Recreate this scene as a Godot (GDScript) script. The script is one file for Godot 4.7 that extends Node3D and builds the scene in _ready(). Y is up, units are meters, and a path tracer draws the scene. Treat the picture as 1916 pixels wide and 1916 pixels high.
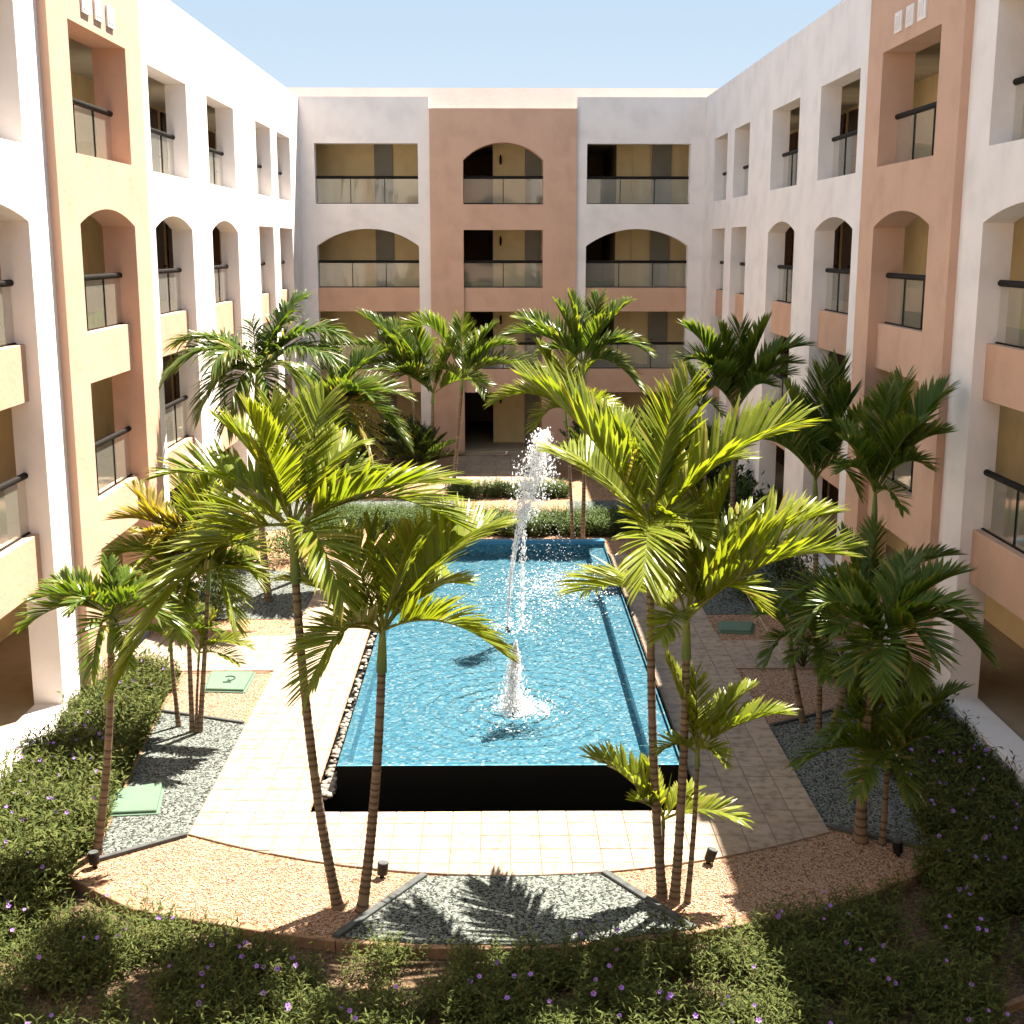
extends Node3D
# A hotel courtyard: three wings round a raised pool, palms, gravel beds and flowering ground cover. Metres, y up, the viewer stands at (0, 8, 0) and looks along -z.

var rng := RandomNumberGenerator.new()
var taken := {}
var M := {}
const LEFT := -7.38
const RIGHT := 7.8
const FAR := -50.2

# ---------------------------------------------------------------- shapes
class Shape:
	var v := PackedVector3Array()
	var n := PackedVector3Array()
	var c := PackedColorArray()
	var col := Color(1, 1, 1)
	func tri(a: Vector3, b: Vector3, d: Vector3) -> void:
		var m := (d - a).cross(b - a).normalized()
		v.append(a); v.append(b); v.append(d)
		n.append(m); n.append(m); n.append(m)
		c.append(col); c.append(col); c.append(col)
	func quad(a: Vector3, b: Vector3, d: Vector3, e: Vector3) -> void:
		tri(a, b, d)
		tri(a, d, e)
	func smooth(p: Array, m: Array) -> void:
		for i in 3:
			v.append(p[i]); n.append(m[i]); c.append(col)
	func box(a: Vector3, b: Vector3, ch := 0.0) -> void:
		var lo := Vector3(minf(a.x, b.x), minf(a.y, b.y), minf(a.z, b.z))
		var hi := Vector3(maxf(a.x, b.x), maxf(a.y, b.y), maxf(a.z, b.z))
		var pts := [Vector2(lo.x, lo.z), Vector2(hi.x, lo.z), Vector2(hi.x, hi.z), Vector2(lo.x, hi.z)]
		prism(PackedVector2Array(pts), lo.y, hi.y, ch)
		flat(PackedVector2Array(pts), lo.y)
	func prism(poly: PackedVector2Array, y0: float, y1: float, ch := 0.0) -> void:   # upright, polygon in x, z
		var p := poly
		if Geometry2D.is_polygon_clockwise(p):
			p = p.duplicate(); p.reverse()
		var top := p
		if ch > 0.0:
			var inner := Geometry2D.offset_polygon(p, -ch)
			if inner.size() == 1 and inner[0].size() == p.size():
				var best := 0
				for i in p.size():
					if inner[0][i].distance_squared_to(p[0]) < inner[0][best].distance_squared_to(p[0]): best = i
				top = PackedVector2Array()
				for i in p.size(): top.append(inner[0][(i + best) % p.size()])
				if Geometry2D.is_polygon_clockwise(top): top = p
		var k := p.size()
		var ys := y1 - (ch if top != p else 0.0)
		for i in k:
			var a := p[i]; var b := p[(i + 1) % k]
			quad(Vector3(a.x, y0, a.y), Vector3(b.x, y0, b.y), Vector3(b.x, ys, b.y), Vector3(a.x, ys, a.y))
			if top != p:
				var ta := top[i]; var tb := top[(i + 1) % k]
				quad(Vector3(a.x, ys, a.y), Vector3(b.x, ys, b.y), Vector3(tb.x, y1, tb.y), Vector3(ta.x, y1, ta.y))
		flat(top, y1)
	func flat(poly: PackedVector2Array, y: float) -> void:
		var t := Geometry2D.triangulate_polygon(poly)
		for i in range(0, t.size(), 3):
			var a := poly[t[i]]; var b := poly[t[i + 1]]; var d := poly[t[i + 2]]
			tri(Vector3(a.x, y, a.y), Vector3(b.x, y, b.y), Vector3(d.x, y, d.y))
	func tube(path: PackedVector3Array, radii: PackedFloat32Array, sides := 8, cols := PackedColorArray(), cap := true) -> void:
		var rings := []; var norms := []
		var side := Vector3.RIGHT
		for i in path.size():
			var t := (path[mini(i + 1, path.size() - 1)] - path[maxi(i - 1, 0)]).normalized()
			if absf(side.dot(t)) > 0.9: side = Vector3.FORWARD
			side = (side - t * side.dot(t)).normalized()
			var up := t.cross(side)
			var r := []; var m := []
			for k in sides:
				var a := TAU * k / sides
				var d := side * cos(a) + up * sin(a)
				m.append(d); r.append(path[i] + d * radii[i])
			rings.append(r); norms.append(m)
		for i in path.size() - 1:
			if cols.size(): col = cols[i]
			for k in sides:
				var l := (k + 1) % sides
				smooth([rings[i][k], rings[i + 1][l], rings[i][l]], [norms[i][k], norms[i + 1][l], norms[i][l]])
				smooth([rings[i][k], rings[i + 1][k], rings[i + 1][l]], [norms[i][k], norms[i + 1][k], norms[i + 1][l]])
		if cap:
			for e in [0, path.size() - 1]:
				for k in sides: tri(path[e], rings[e][k], rings[e][(k + 1) % sides])
	func ball(at: Vector3, r: Vector3, rows := 6, cols_ := 8) -> void:
		for i in rows:
			for k in cols_:
				var p := []; var m := []
				for q in [[i, k], [i + 1, k], [i + 1, k + 1], [i, k + 1]]:
					var th: float = PI * q[0] / rows; var ph: float = TAU * q[1] / cols_
					var d := Vector3(sin(th) * cos(ph), cos(th), sin(th) * sin(ph))
					p.append(at + d * r); m.append((d / r).normalized())
				smooth([p[0], p[1], p[2]], [m[0], m[1], m[2]])
				smooth([p[0], p[2], p[3]], [m[0], m[2], m[3]])
	func mesh() -> ArrayMesh:
		var a := []
		a.resize(Mesh.ARRAY_MAX)
		a[Mesh.ARRAY_VERTEX] = v; a[Mesh.ARRAY_NORMAL] = n; a[Mesh.ARRAY_COLOR] = c
		var m := ArrayMesh.new()
		m.add_surface_from_arrays(Mesh.PRIMITIVE_TRIANGLES, a)
		return m

# ---------------------------------------------------------------- things and parts
func numbered(called: String) -> String:
	var k: int = taken.get(called, 0)
	taken[called] = k + 1
	return called if k == 0 else "%s_%03d" % [called, k]

func tag(o: Node3D, label: String, category := "", group := "", kind := "") -> Node3D:
	if label: o.set_meta("label", label)
	if category: o.set_meta("category", category)
	if group: o.set_meta("group", group)
	if kind: o.set_meta("kind", kind)
	return o

func thing(called: String, label: String, category: String, at := Vector3.ZERO, group := "") -> Node3D:
	var o := Node3D.new()
	o.name = numbered(called)
	o.position = at
	add_child(o)
	return tag(o, label, category, group)

func put(called: String, m: Mesh, mat: Material, parent: Node3D = self, kind := "") -> MeshInstance3D:
	var o := MeshInstance3D.new()
	o.mesh = m
	o.material_override = mat
	var k := 0
	var nm := numbered(called) if parent == self else called
	if parent != self:
		while parent.has_node(NodePath(nm)):
			k += 1
			nm = "%s_%03d" % [called, k]
	o.name = nm
	parent.add_child(o, true)
	if kind: o.set_meta("kind", kind)
	return o

func many(called: String, m: Mesh, mat: Material, where: Array, parent: Node3D = self, tints := []) -> MultiMeshInstance3D:
	var mm := MultiMesh.new()
	mm.transform_format = MultiMesh.TRANSFORM_3D
	mm.use_colors = tints.size() > 0
	mm.mesh = m
	mm.instance_count = where.size()
	for i in where.size():
		mm.set_instance_transform(i, where[i])
		if tints.size(): mm.set_instance_color(i, tints[i])
	var o := MultiMeshInstance3D.new()
	o.multimesh = mm
	o.material_override = mat
	var nm := numbered(called) if parent == self else called
	var k := 0
	if parent != self:
		while parent.has_node(NodePath(nm)):
			k += 1
			nm = "%s_%03d" % [called, k]
	o.name = nm
	parent.add_child(o, true)
	o.set_meta("kind", "stuff")
	return o

# ---------------------------------------------------------------- materials
func noise(freq: float, kind: int, stops: Array, size := 512, octaves := 4, sd := 1, ret := -1) -> NoiseTexture2D:
	var f := FastNoiseLite.new()
	f.noise_type = kind
	f.frequency = freq
	f.fractal_octaves = octaves
	f.seed = sd
	if octaves == 1: f.fractal_type = FastNoiseLite.FRACTAL_NONE
	if ret >= 0: f.cellular_return_type = ret
	var t := NoiseTexture2D.new()
	t.width = size; t.height = size
	t.seamless = true
	t.noise = f
	var g := Gradient.new()
	var offs := PackedFloat32Array(); var cs := PackedColorArray()
	for s in stops:
		offs.append(s[0]); cs.append(s[1])
	g.offsets = offs; g.colors = cs
	t.color_ramp = g
	return t

func grey(x: float) -> Color: return Color(x, x, x)

func paint(name_: String, lin: Color, rough := 0.85, tex: Texture2D = null, scale := 1.0, bump: Texture2D = null, bump_cm := 0.2) -> StandardMaterial3D:
	var m := StandardMaterial3D.new()
	m.resource_name = name_
	m.albedo_color = lin.linear_to_srgb()
	m.roughness = rough
	m.metallic_specular = 0.35
	if tex or bump:
		m.uv1_triplanar = true
		m.uv1_world_triplanar = true
		m.uv1_scale = Vector3.ONE * scale
	if tex: m.albedo_texture = tex
	if bump:
		m.heightmap_enabled = true
		m.heightmap_texture = bump
		m.heightmap_scale = bump_cm
	M[name_] = m
	return m

func leafy(name_: String, rough: float, back: Color) -> StandardMaterial3D:
	var m := StandardMaterial3D.new()
	m.resource_name = name_
	m.vertex_color_use_as_albedo = true
	m.roughness = rough
	m.metallic_specular = 0.4
	m.backlight_enabled = true
	m.backlight = back
	m.cull_mode = BaseMaterial3D.CULL_DISABLED
	M[name_] = m
	return m

func materials() -> void:
	var wear := noise(0.006, FastNoiseLite.TYPE_SIMPLEX_SMOOTH, [[0.0, grey(0.93)], [0.5, grey(0.98)], [1.0, grey(1.0)]], 512, 5, 3)
	var stucco := noise(0.05, FastNoiseLite.TYPE_SIMPLEX_SMOOTH, [[0.0, grey(0.0)], [1.0, grey(1.0)]], 512, 4, 4)
	paint("white", Color(0.86, 0.80, 0.77), 0.9, wear, 0.22, stucco, 0.35)
	paint("orange", Color(0.62, 0.395, 0.285), 0.9, wear, 0.22, stucco, 0.35)
	paint("panel", Color(0.60, 0.375, 0.26), 0.9, wear, 0.22, stucco, 0.35)
	paint("band", Color(0.50, 0.40, 0.37), 0.9, wear, 0.22, stucco, 0.35)
	paint("yellow", Color(0.74, 0.58, 0.31), 0.85, wear, 0.3)
	paint("ceiling", Color(0.60, 0.55, 0.42), 0.9, wear, 0.3)
	paint("grey_paint", Color(0.25, 0.235, 0.19), 0.7, wear, 0.3)
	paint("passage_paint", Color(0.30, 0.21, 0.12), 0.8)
	paint("dark_wood", Color(0.12, 0.07, 0.038), 0.5)
	paint("wood", Color(0.12, 0.058, 0.025), 0.5, noise(0.02, FastNoiseLite.TYPE_SIMPLEX, [[0.0, grey(0.6)], [1.0, grey(1.0)]], 256, 3, 8), 1.0)
	paint("floor_tile", Color(0.38, 0.30, 0.21), 0.6, wear, 0.5)
	paint("rail", Color(0.012, 0.010, 0.009), 0.6).metallic_specular = 0.25
	var g := paint("glass", Color(0.60, 0.60, 0.50), 0.03)
	g.transparency = BaseMaterial3D.TRANSPARENCY_ALPHA
	g.albedo_color.a = 0.13
	g.metallic = 0.12
	g.metallic_specular = 0.5
	var blot := noise(0.008, FastNoiseLite.TYPE_SIMPLEX_SMOOTH, [[0.0, grey(0.72)], [0.45, grey(0.92)], [1.0, grey(1.0)]], 1024, 6, 11)
	var pit := noise(0.08, FastNoiseLite.TYPE_SIMPLEX_SMOOTH, [[0.0, grey(0.0)], [1.0, grey(1.0)]], 512, 3, 12)
	for i in 4:
		var tone: float = [1.0, 0.94, 1.05, 0.90][i]
		paint("slab_%d" % i, Color(0.385 * tone, 0.295 * tone, 0.215 * tone + 0.004 * i), 0.85, blot, 0.5, pit, 0.25)
	paint("bedding", Color(0.20, 0.15, 0.105), 0.95)
	var stones := noise(0.055, FastNoiseLite.TYPE_CELLULAR, [[0.0, Color(0.50, 0.40, 0.32)], [0.35, Color(0.86, 0.76, 0.66)], [0.7, Color(1.0, 0.93, 0.84)], [1.0, Color(0.66, 0.52, 0.42)]], 1024, 1, 21, FastNoiseLite.RETURN_CELL_VALUE)
	var humps := noise(0.055, FastNoiseLite.TYPE_CELLULAR, [[0.0, grey(1.0)], [1.0, grey(0.0)]], 1024, 1, 21, FastNoiseLite.RETURN_DISTANCE)
	paint("tan_gravel", Color(0.44, 0.335, 0.27), 0.95, stones, 0.62, humps, 1.6)
	var chips := noise(0.055, FastNoiseLite.TYPE_CELLULAR, [[0.0, grey(0.22)], [0.3, grey(0.5)], [0.6, Color(0.82, 0.86, 0.82)], [1.0, grey(1.0)]], 1024, 1, 31, FastNoiseLite.RETURN_CELL_VALUE)
	var humps2 := noise(0.055, FastNoiseLite.TYPE_CELLULAR, [[0.0, grey(1.0)], [1.0, grey(0.0)]], 1024, 1, 31, FastNoiseLite.RETURN_DISTANCE)
	paint("grey_gravel", Color(0.19, 0.205, 0.195), 0.9, chips, 0.62, humps2, 1.8)
	paint("soil", Color(0.27, 0.175, 0.105), 0.95, noise(0.03, FastNoiseLite.TYPE_CELLULAR, [[0.0, grey(0.35)], [1.0, grey(1.0)]], 1024, 4, 41), 0.5, humps, 2.0)
	paint("clay_kerb", Color(0.27, 0.17, 0.105), 0.85, blot, 0.6, pit, 0.3)
	paint("grey_kerb", Color(0.085, 0.092, 0.092), 0.85, blot, 0.6, pit, 0.3)
	paint("black_tile", Color(0.006, 0.0065, 0.007), 0.8).metallic_specular = 0.15
	paint("black_metal", Color(0.012, 0.011, 0.011), 0.45)
	paint("lid", Color(0.10, 0.165, 0.115), 0.7, wear, 0.8)
	paint("lid_mark", Color(0.03, 0.06, 0.04), 0.7)
	paint("rope", Color(0.45, 0.40, 0.30), 0.9)
	paint("caustic_mosaic", Color(1, 1, 1), 0.35, caustic_mosaic_texture(), 1.0 / 6.4).texture_filter = BaseMaterial3D.TEXTURE_FILTER_NEAREST
	paint("mosaic_rim", Color(0.05, 0.20, 0.34), 0.35)
	var w := paint("water", Color(0.24, 0.55, 0.66), 0.05)
	w.transparency = BaseMaterial3D.TRANSPARENCY_ALPHA
	w.albedo_color.a = 0.42
	w.metallic_specular = 0.5
	var f := paint("foam", Color(0.92, 0.94, 0.95), 0.25)
	f.backlight_enabled = true
	f.backlight = Color(0.9, 0.9, 0.9)
	var stone := leafy("pebble", 0.7, Color(0, 0, 0)); stone.backlight_enabled = false
	var bark := leafy("bark", 0.85, Color(0, 0, 0)); bark.backlight_enabled = false
	leafy("frond", 0.3, Color(1.0, 1.0, 0.55))
	leafy("leaf", 0.7, Color(0.7, 0.7, 0.35)).metallic_specular = 0.2
	leafy("petal", 0.6, Color(0.6, 0.6, 0.6))

func caustic_mosaic_texture() -> ImageTexture:   # glazed pool tiles 5 cm square in a random mix of blues, paler ones painting in caustic light flecks
	var im := Image.create(128, 128, false, Image.FORMAT_RGB8)
	var r := RandomNumberGenerator.new()
	r.seed = 5
	var blues := [Color(0.10, 0.33, 0.47), Color(0.12, 0.36, 0.50), Color(0.18, 0.42, 0.54), Color(0.36, 0.55, 0.62), Color(0.06, 0.25, 0.40)]
	for y in 128:
		for x in 128:
			var b: Color = blues[[0, 0, 1, 1, 1, 2, 2, 3, 4][r.randi() % 9]]
			var k := r.randf_range(0.9, 1.1)
			im.set_pixel(x, y, Color(b.r * k, b.g * k, b.b * k).linear_to_srgb())
	return ImageTexture.create_from_image(im)

# ---------------------------------------------------------------- buildings
# A wall with openings. Along x, outside face at z = zf, inside face at z = zb. cols: [a, b, [[y0, y1, rise], ...]], rise being the height of a flat arch over y1.
func facade(sh: Shape, x0: float, x1: float, y0: float, y1: float, zf: float, zb: float, cols: Array) -> void:
	var at := x0
	var sorted := cols.duplicate()
	sorted.sort_custom(func(p, q): return p[0] < q[0])
	for cl in sorted:
		pier(sh, at, cl[0], y0, y1, zf, zb)
		var below := [y0, 0.0]
		for op in cl[2]:
			strip(sh, cl[0], cl[1], below, [op[0], 0.0], zf, zb)
			var a: float = cl[0]; var b: float = cl[1]
			sh.quad(Vector3(a, op[0], zf), Vector3(a, op[0], zb), Vector3(a, op[1], zb), Vector3(a, op[1], zf))
			sh.quad(Vector3(b, op[0], zf), Vector3(b, op[0], zb), Vector3(b, op[1], zb), Vector3(b, op[1], zf))
			sh.quad(Vector3(a, op[0], zf), Vector3(b, op[0], zf), Vector3(b, op[0], zb), Vector3(a, op[0], zb))
			var k := 24 if op[2] > 0 else 1
			for i in k:
				var p := arch_at(a, b, op[1], op[2], float(i) / k); var q := arch_at(a, b, op[1], op[2], float(i + 1) / k)
				sh.quad(Vector3(p.x, p.y, zf), Vector3(q.x, q.y, zf), Vector3(q.x, q.y, zb), Vector3(p.x, p.y, zb))
			below = [op[1], op[2]]
		strip(sh, cl[0], cl[1], below, [y1, 0.0], zf, zb)
		at = cl[1]
	pier(sh, at, x1, y0, y1, zf, zb)
	sh.quad(Vector3(x0, y1, zf), Vector3(x1, y1, zf), Vector3(x1, y1, zb), Vector3(x0, y1, zb))
	for x in [x0, x1]:
		sh.quad(Vector3(x, y0, zf), Vector3(x, y1, zf), Vector3(x, y1, zb), Vector3(x, y0, zb))

func arch_at(a: float, b: float, y: float, rise: float, t: float) -> Vector2:
	if rise <= 0: return Vector2(lerpf(a, b, t), y)
	var h := (b - a) / 2
	var r := (h * h + rise * rise) / (2 * rise)
	var x := lerpf(-h, h, t)
	return Vector2((a + b) / 2 + x, y + sqrt(r * r - x * x) - (r - rise))

func pier(sh: Shape, a: float, b: float, y0: float, y1: float, zf: float, zb: float) -> void:
	if b - a < 0.001: return
	for z in [zf, zb]:
		sh.quad(Vector3(a, y0, z), Vector3(b, y0, z), Vector3(b, y1, z), Vector3(a, y1, z))

func strip(sh: Shape, a: float, b: float, lo: Array, hi: Array, zf: float, zb: float) -> void:
	if hi[0] - lo[0] - lo[1] < 0.001: return
	var k := 24 if lo[1] > 0 else 1
	for i in k:
		var p := arch_at(a, b, lo[0], lo[1], float(i) / k); var q := arch_at(a, b, lo[0], lo[1], float(i + 1) / k)
		for z in [zf, zb]:
			sh.quad(Vector3(p.x, p.y, z), Vector3(q.x, q.y, z), Vector3(q.x, hi[0], z), Vector3(p.x, hi[0], z))

func box_part(called: String, mat: String, parent: Node3D, a: Vector3, b: Vector3, ch := 0.0) -> MeshInstance3D:
	var s := Shape.new()
	s.box(a, b, ch)
	return put(called, s.mesh(), M[mat], parent)

func railing(w: Node3D, a: float, b: float, sill: float, zf: float) -> void:
	var z := zf - 0.36
	var s := Shape.new()
	s.tube(PackedVector3Array([Vector3(a - 0.02, sill + 0.97, z), Vector3(b + 0.02, sill + 0.97, z)]), PackedFloat32Array([0.055, 0.055]), 12)
	put("handrail", s.mesh(), M.rail, w)
	var k := maxi(2, roundi((b - a) / 1.3))
	for i in k:
		var p := lerpf(a, b, float(i) / k) + 0.014; var q := lerpf(a, b, float(i + 1) / k) - 0.014
		s = Shape.new()
		s.quad(Vector3(p, sill + 0.03, z), Vector3(q, sill + 0.03, z), Vector3(q, sill + 0.92, z), Vector3(p, sill + 0.92, z))
		put("glass_pane", s.mesh(), M.glass, w)
		if i > 0:
			box_part("mullion", "rail", w, Vector3(p - 0.026, sill + 0.002, z - 0.02), Vector3(p - 0.002, sill + 0.915, z + 0.02))
	box_part("glazing_channel", "rail", w, Vector3(a + 0.003, sill + 0.002, z - 0.022), Vector3(b - 0.003, sill + 0.026, z + 0.022))

# x runs along the wing; cols: [from, to, tower?, flat?, railings?]; the tower stands 15 cm proud
func side_wing(w: Node3D, sg: float, cols: Array, tower: Vector2) -> void:
	var white := []; var orange := []
	for cl in cols:
		var a := minf(cl[0] * sg, cl[1] * sg); var b := maxf(cl[0] * sg, cl[1] * sg)
		var slot := [-0.19, 8.6, 0.0] if cl[3] else [-0.19, 8.37, 0.29]
		(orange if cl[2] else white).append([a, b, [slot, [9.56, 11.75, 0.0]]])
	var t0 := minf(tower.x * sg, tower.y * sg); var t1 := maxf(tower.x * sg, tower.y * sg)
	var e0 := minf(0.6 * sg, 50.19 * sg); var e1 := maxf(0.6 * sg, 50.19 * sg)
	var s := Shape.new()
	facade(s, e0, t0, -0.2, 13.42, 0, -0.5, white.filter(func(q): return q[1] < t0))
	put("wall", s.mesh(), M.white, w)
	s = Shape.new()
	facade(s, t1, e1, -0.2, 13.42, 0, -0.5, white.filter(func(q): return q[0] > t1))
	put("wall", s.mesh(), M.white, w)
	s = Shape.new()
	facade(s, t0, t1, -0.2, 13.5, 0.15, -0.5, orange)
	put("tower", s.mesh(), M.orange, w)
	for cl in cols:
		var a := minf(cl[0] * sg, cl[1] * sg); var b := maxf(cl[0] * sg, cl[1] * sg)
		var f := 0.15 if cl[2] else 0.0
		for y in [5.53, 2.42]:
			box_part("parapet", "orange" if cl[2] else "panel", w, Vector3(a + 0.002, y, f - 0.2), Vector3(b - 0.002, y + 0.915, f - 0.52), 0.008)
		for y in [9.56, 6.445, 3.335]: railing(w, a, b, y, f)
		box_part("plinth", "white", w, Vector3(a + 0.002, -0.18, -0.04 if cl[0] > 21.1 else 0.06), Vector3(b - 0.002, 0.31, -0.52), 0.012)
		if cl[0] < 21.1: box_part("coping", "white", w, Vector3(a + 0.002, 0.313, 0.03), Vector3(b - 0.002, 0.36, -0.5), 0.008)
	for k in 3:   # the three small square plaques over the tower's top window
		var pc: float = sg * [24.1, 24.85, 25.6][k] if sg > 0 else sg * [24.45, 25.15, 25.85][k]
		var pl := box_part("plaque", "white", w, Vector3(pc - 0.22, 11.98, 0.152), Vector3(pc + 0.22, 12.36, 0.19), 0.01)
		for j in 3:
			box_part("relief_bar", "white", pl, Vector3(pc - 0.15 + 0.1 * j, 12.05, 0.191), Vector3(pc - 0.09 + 0.1 * j, 12.29 - 0.05 * (j % 2), 0.203))
	var i0 := minf(0.6 * sg, 52.9 * sg); var i1 := maxf(0.6 * sg, 52.9 * sg)
	for y in [0.28, 3.30, 6.41, 9.53]:
		box_part("gallery_floor", "floor_tile", w, Vector3(i0, y - 0.3, -0.524), Vector3(i1, y, -2.5))
	for y in [3.0, 6.11, 9.23]:
		box_part("gallery_ceiling", "ceiling", w, Vector3(i0, y - 0.16, -0.524), Vector3(i1, y - 0.003, -2.5))
	box_part("roof_slab", "ceiling", w, Vector3(i0, 11.95, -0.502), Vector3(i1, 12.3, -2.497))
	s = Shape.new()
	s.box(Vector3(i0, -0.2, -2.5), Vector3(i1, 13.3, -2.75))
	put("inner_wall", s.mesh(), M.yellow, w)
	for x in [i0, i1]:
		box_part("end_wall", "yellow", w, Vector3(x, -0.2, -0.505), Vector3(x + 0.2 * signf(x - (i0 + i1) / 2), 13.3, -2.75))
	for y in [0.28, 3.30, 6.41, 9.53]:
		for q in [27.3, 38.6, 40.2, 46.4, 48.4]:
			var dx: float = sg * q
			var d := box_part("door", "wood", w, Vector3(dx - 0.55, y + 0.002, -2.44), Vector3(dx + 0.55, y + 2.3, -2.52), 0.01)
			box_part("door_handle", "rail", d, Vector3(dx + 0.38, y + 0.98, -2.38), Vector3(dx + 0.5, y + 1.02, -2.437))

func far_wing() -> void:
	var w := thing("hotel_wing", "white wing facing the viewer across the courtyard with a central orange tower", "building", Vector3(0, 0, FAR), "hotel wings round the courtyard")
	var left := [-6.83, -2.96]; var right := [3.38, 7.27]; var mid := [-1.27, 1.74]
	var slot := [-0.19, 7.99, 0.64]; var top := [9.55, 11.75, 0.0]
	var s := Shape.new()
	facade(s, -9.9, -2.52, -0.2, 13.42, 0, -0.5, [left + [[slot, top]]])
	put("wall", s.mesh(), M.white, w)
	s = Shape.new()
	facade(s, 2.99, 10.3, -0.2, 13.42, 0, -0.5, [right + [[slot, top]]])
	put("wall", s.mesh(), M.white, w)
	s = Shape.new()
	facade(s, -2.52, 2.99, -0.2, 13.0, 0.12, -0.5, [mid + [[[-0.19, 8.59, 0.0], [9.53, 11.14, 0.64]]]])
	put("tower", s.mesh(), M.orange, w)
	s = Shape.new()   # the sloping cap that closes the roof behind the wall tops
	var o := [Vector3(-10.2, 12.95, -0.51), Vector3(10.6, 12.95, -0.51), Vector3(10.6, 13.86, -1.1), Vector3(-10.2, 13.86, -1.1)]
	s.quad(o[0], o[1], o[2], o[3])
	s.quad(Vector3(-10.2, 12.3, -0.51), Vector3(10.6, 12.3, -0.51), o[1], o[0])
	s.quad(o[3], o[2], Vector3(10.6, 13.86, -2.75), Vector3(-10.2, 13.86, -2.75))
	s.quad(Vector3(-10.2, 12.3, -2.75), Vector3(10.6, 12.3, -2.75), Vector3(10.6, 13.86, -2.75), Vector3(-10.2, 13.86, -2.75))
	put("roof_cap", s.mesh(), M.band, w)
	for cl in [left, mid, right]:
		var f := 0.12 if cl == mid else 0.0
		for y in [5.53, 2.42]:
			box_part("parapet", "orange" if cl == mid else "panel", w, Vector3(cl[0] + 0.002, y, f - 0.12), Vector3(cl[1] - 0.002, y + 0.9, f - 0.5), 0.008)
		for y in [9.56, 6.435, 3.325]: railing(w, cl[0], cl[1], y, f)
	var i0 := -9.9; var i1 := 10.3
	for y in [0.1, 3.30, 6.41, 9.53]:
		box_part("gallery_floor", "floor_tile", w, Vector3(i0, y - 0.3, -0.51), Vector3(i1, y, -9.0))
	for y in [3.0, 6.11, 9.23]:
		box_part("gallery_ceiling", "ceiling", w, Vector3(i0, y - 0.16, -0.51), Vector3(i1, y - 0.003, -2.6))
	box_part("roof_slab", "ceiling", w, Vector3(i0, 11.95, -0.502), Vector3(i1, 12.3, -9.0))
	# inner wall with two dark passages
	for seg in [[-9.9, -1.75], [-0.16, 3.0], [4.72, 10.3]]:
		box_part("inner_wall", "yellow", w, Vector3(seg[0], -0.2, -2.5), Vector3(seg[1], 12.3, -2.7))
	for seg in [[-1.75, -0.16], [3.0, 4.72]]:
		s = Shape.new()
		s.box(Vector3(seg[0] - 0.1, -0.2, -2.71), Vector3(seg[0], 12.3, -9.0))
		s.box(Vector3(seg[1], -0.2, -2.71), Vector3(seg[1] + 0.1, 12.3, -9.0))
		s.box(Vector3(seg[0] - 0.1, -0.2, -9.0), Vector3(seg[1] + 0.1, 12.3, -9.1))
		put("passage", s.mesh(), M.passage_paint, w)
		for y in [0.1, 3.30, 6.41, 9.53]:
			box_part("passage_door", "dark_wood", w, Vector3(seg[0] + 0.04, y + 0.002, -4.6), Vector3(seg[0] + 0.09, y + 2.15, -3.6), 0.01)
	for y in [0.1, 3.30, 6.41, 9.53]:
		for d in [[-4.82, -4.1], [1.12, 1.72], [6.1, 6.85]]:
			var dd := box_part("service_door", "grey_paint", w, Vector3(d[0], y + 0.002, -2.42), Vector3(d[1], y + 2.42, -2.503), 0.01)
			box_part("door_handle", "rail", dd, Vector3(d[0] + 0.06, y + 1.0, -2.36), Vector3(d[0] + 0.18, y + 1.03, -2.418))
		for x in [0.42, 5.35]:
			box_part("wall_pilaster", "yellow", w, Vector3(x, y + 0.002, -2.44), Vector3(x + 0.68, y + 2.42, -2.502), 0.01)
		var lamp := Shape.new()
		lamp.ball(Vector3(0.14, y + 1.78, -2.44), Vector3(0.05, 0.2, 0.05))
		put("wall_lamp", lamp.mesh(), M.rail, w)
	for k in 2:
		box_part("entrance_step", "floor_tile", w, Vector3(-1.25, -0.19, -0.5 + 0.34 * k), Vector3(1.72, 0.09 - 0.12 * k * 0.5, -0.5 + 0.34 * (k + 1)), 0.01)

func near_wing() -> void:
	var w := thing("hotel_wing", "white arcaded wing on the viewer's side, seen only mirrored in balcony glass", "building", Vector3(0, 0, 0.75), "hotel wings round the courtyard")
	w.rotation.y = PI
	var s := Shape.new()
	var cols := []
	for x in [-6.9, 3.0]: cols.append([x, x + 3.9, [[-0.19, 8.0, 0.64], [9.55, 11.75, 0.0]]])
	facade(s, -8.4, -2.6, -0.2, 13.42, 0, -0.5, [cols[0]])
	facade(s, 2.6, 8.0, -0.2, 13.42, 0, -0.5, [cols[1]])
	put("wall", s.mesh(), M.white, w)
	s = Shape.new()
	facade(s, -2.6, 2.6, -0.2, 13.0, 0.12, -0.5, [[-1.5, 1.5, [[-0.19, 8.59, 0.0], [9.53, 11.14, 0.64]]]])
	put("tower", s.mesh(), M.orange, w)
	for y in [0.1, 3.3, 6.41, 9.53, 12.2]:
		box_part("gallery_floor", "floor_tile", w, Vector3(-10, y - 0.3, -0.505), Vector3(10, y, -2.5))
	for cl in [[-6.9, -3.0], [3.0, 6.9], [-1.5, 1.5]]:
		for y in [5.53, 2.42]:
			box_part("parapet", "panel", w, Vector3(cl[0] + 0.002, y, -0.12), Vector3(cl[1] - 0.002, y + 0.9, -0.5), 0.008)
	box_part("inner_wall", "yellow", w, Vector3(-10, -0.2, -2.5), Vector3(10, 13, -2.7))

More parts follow.
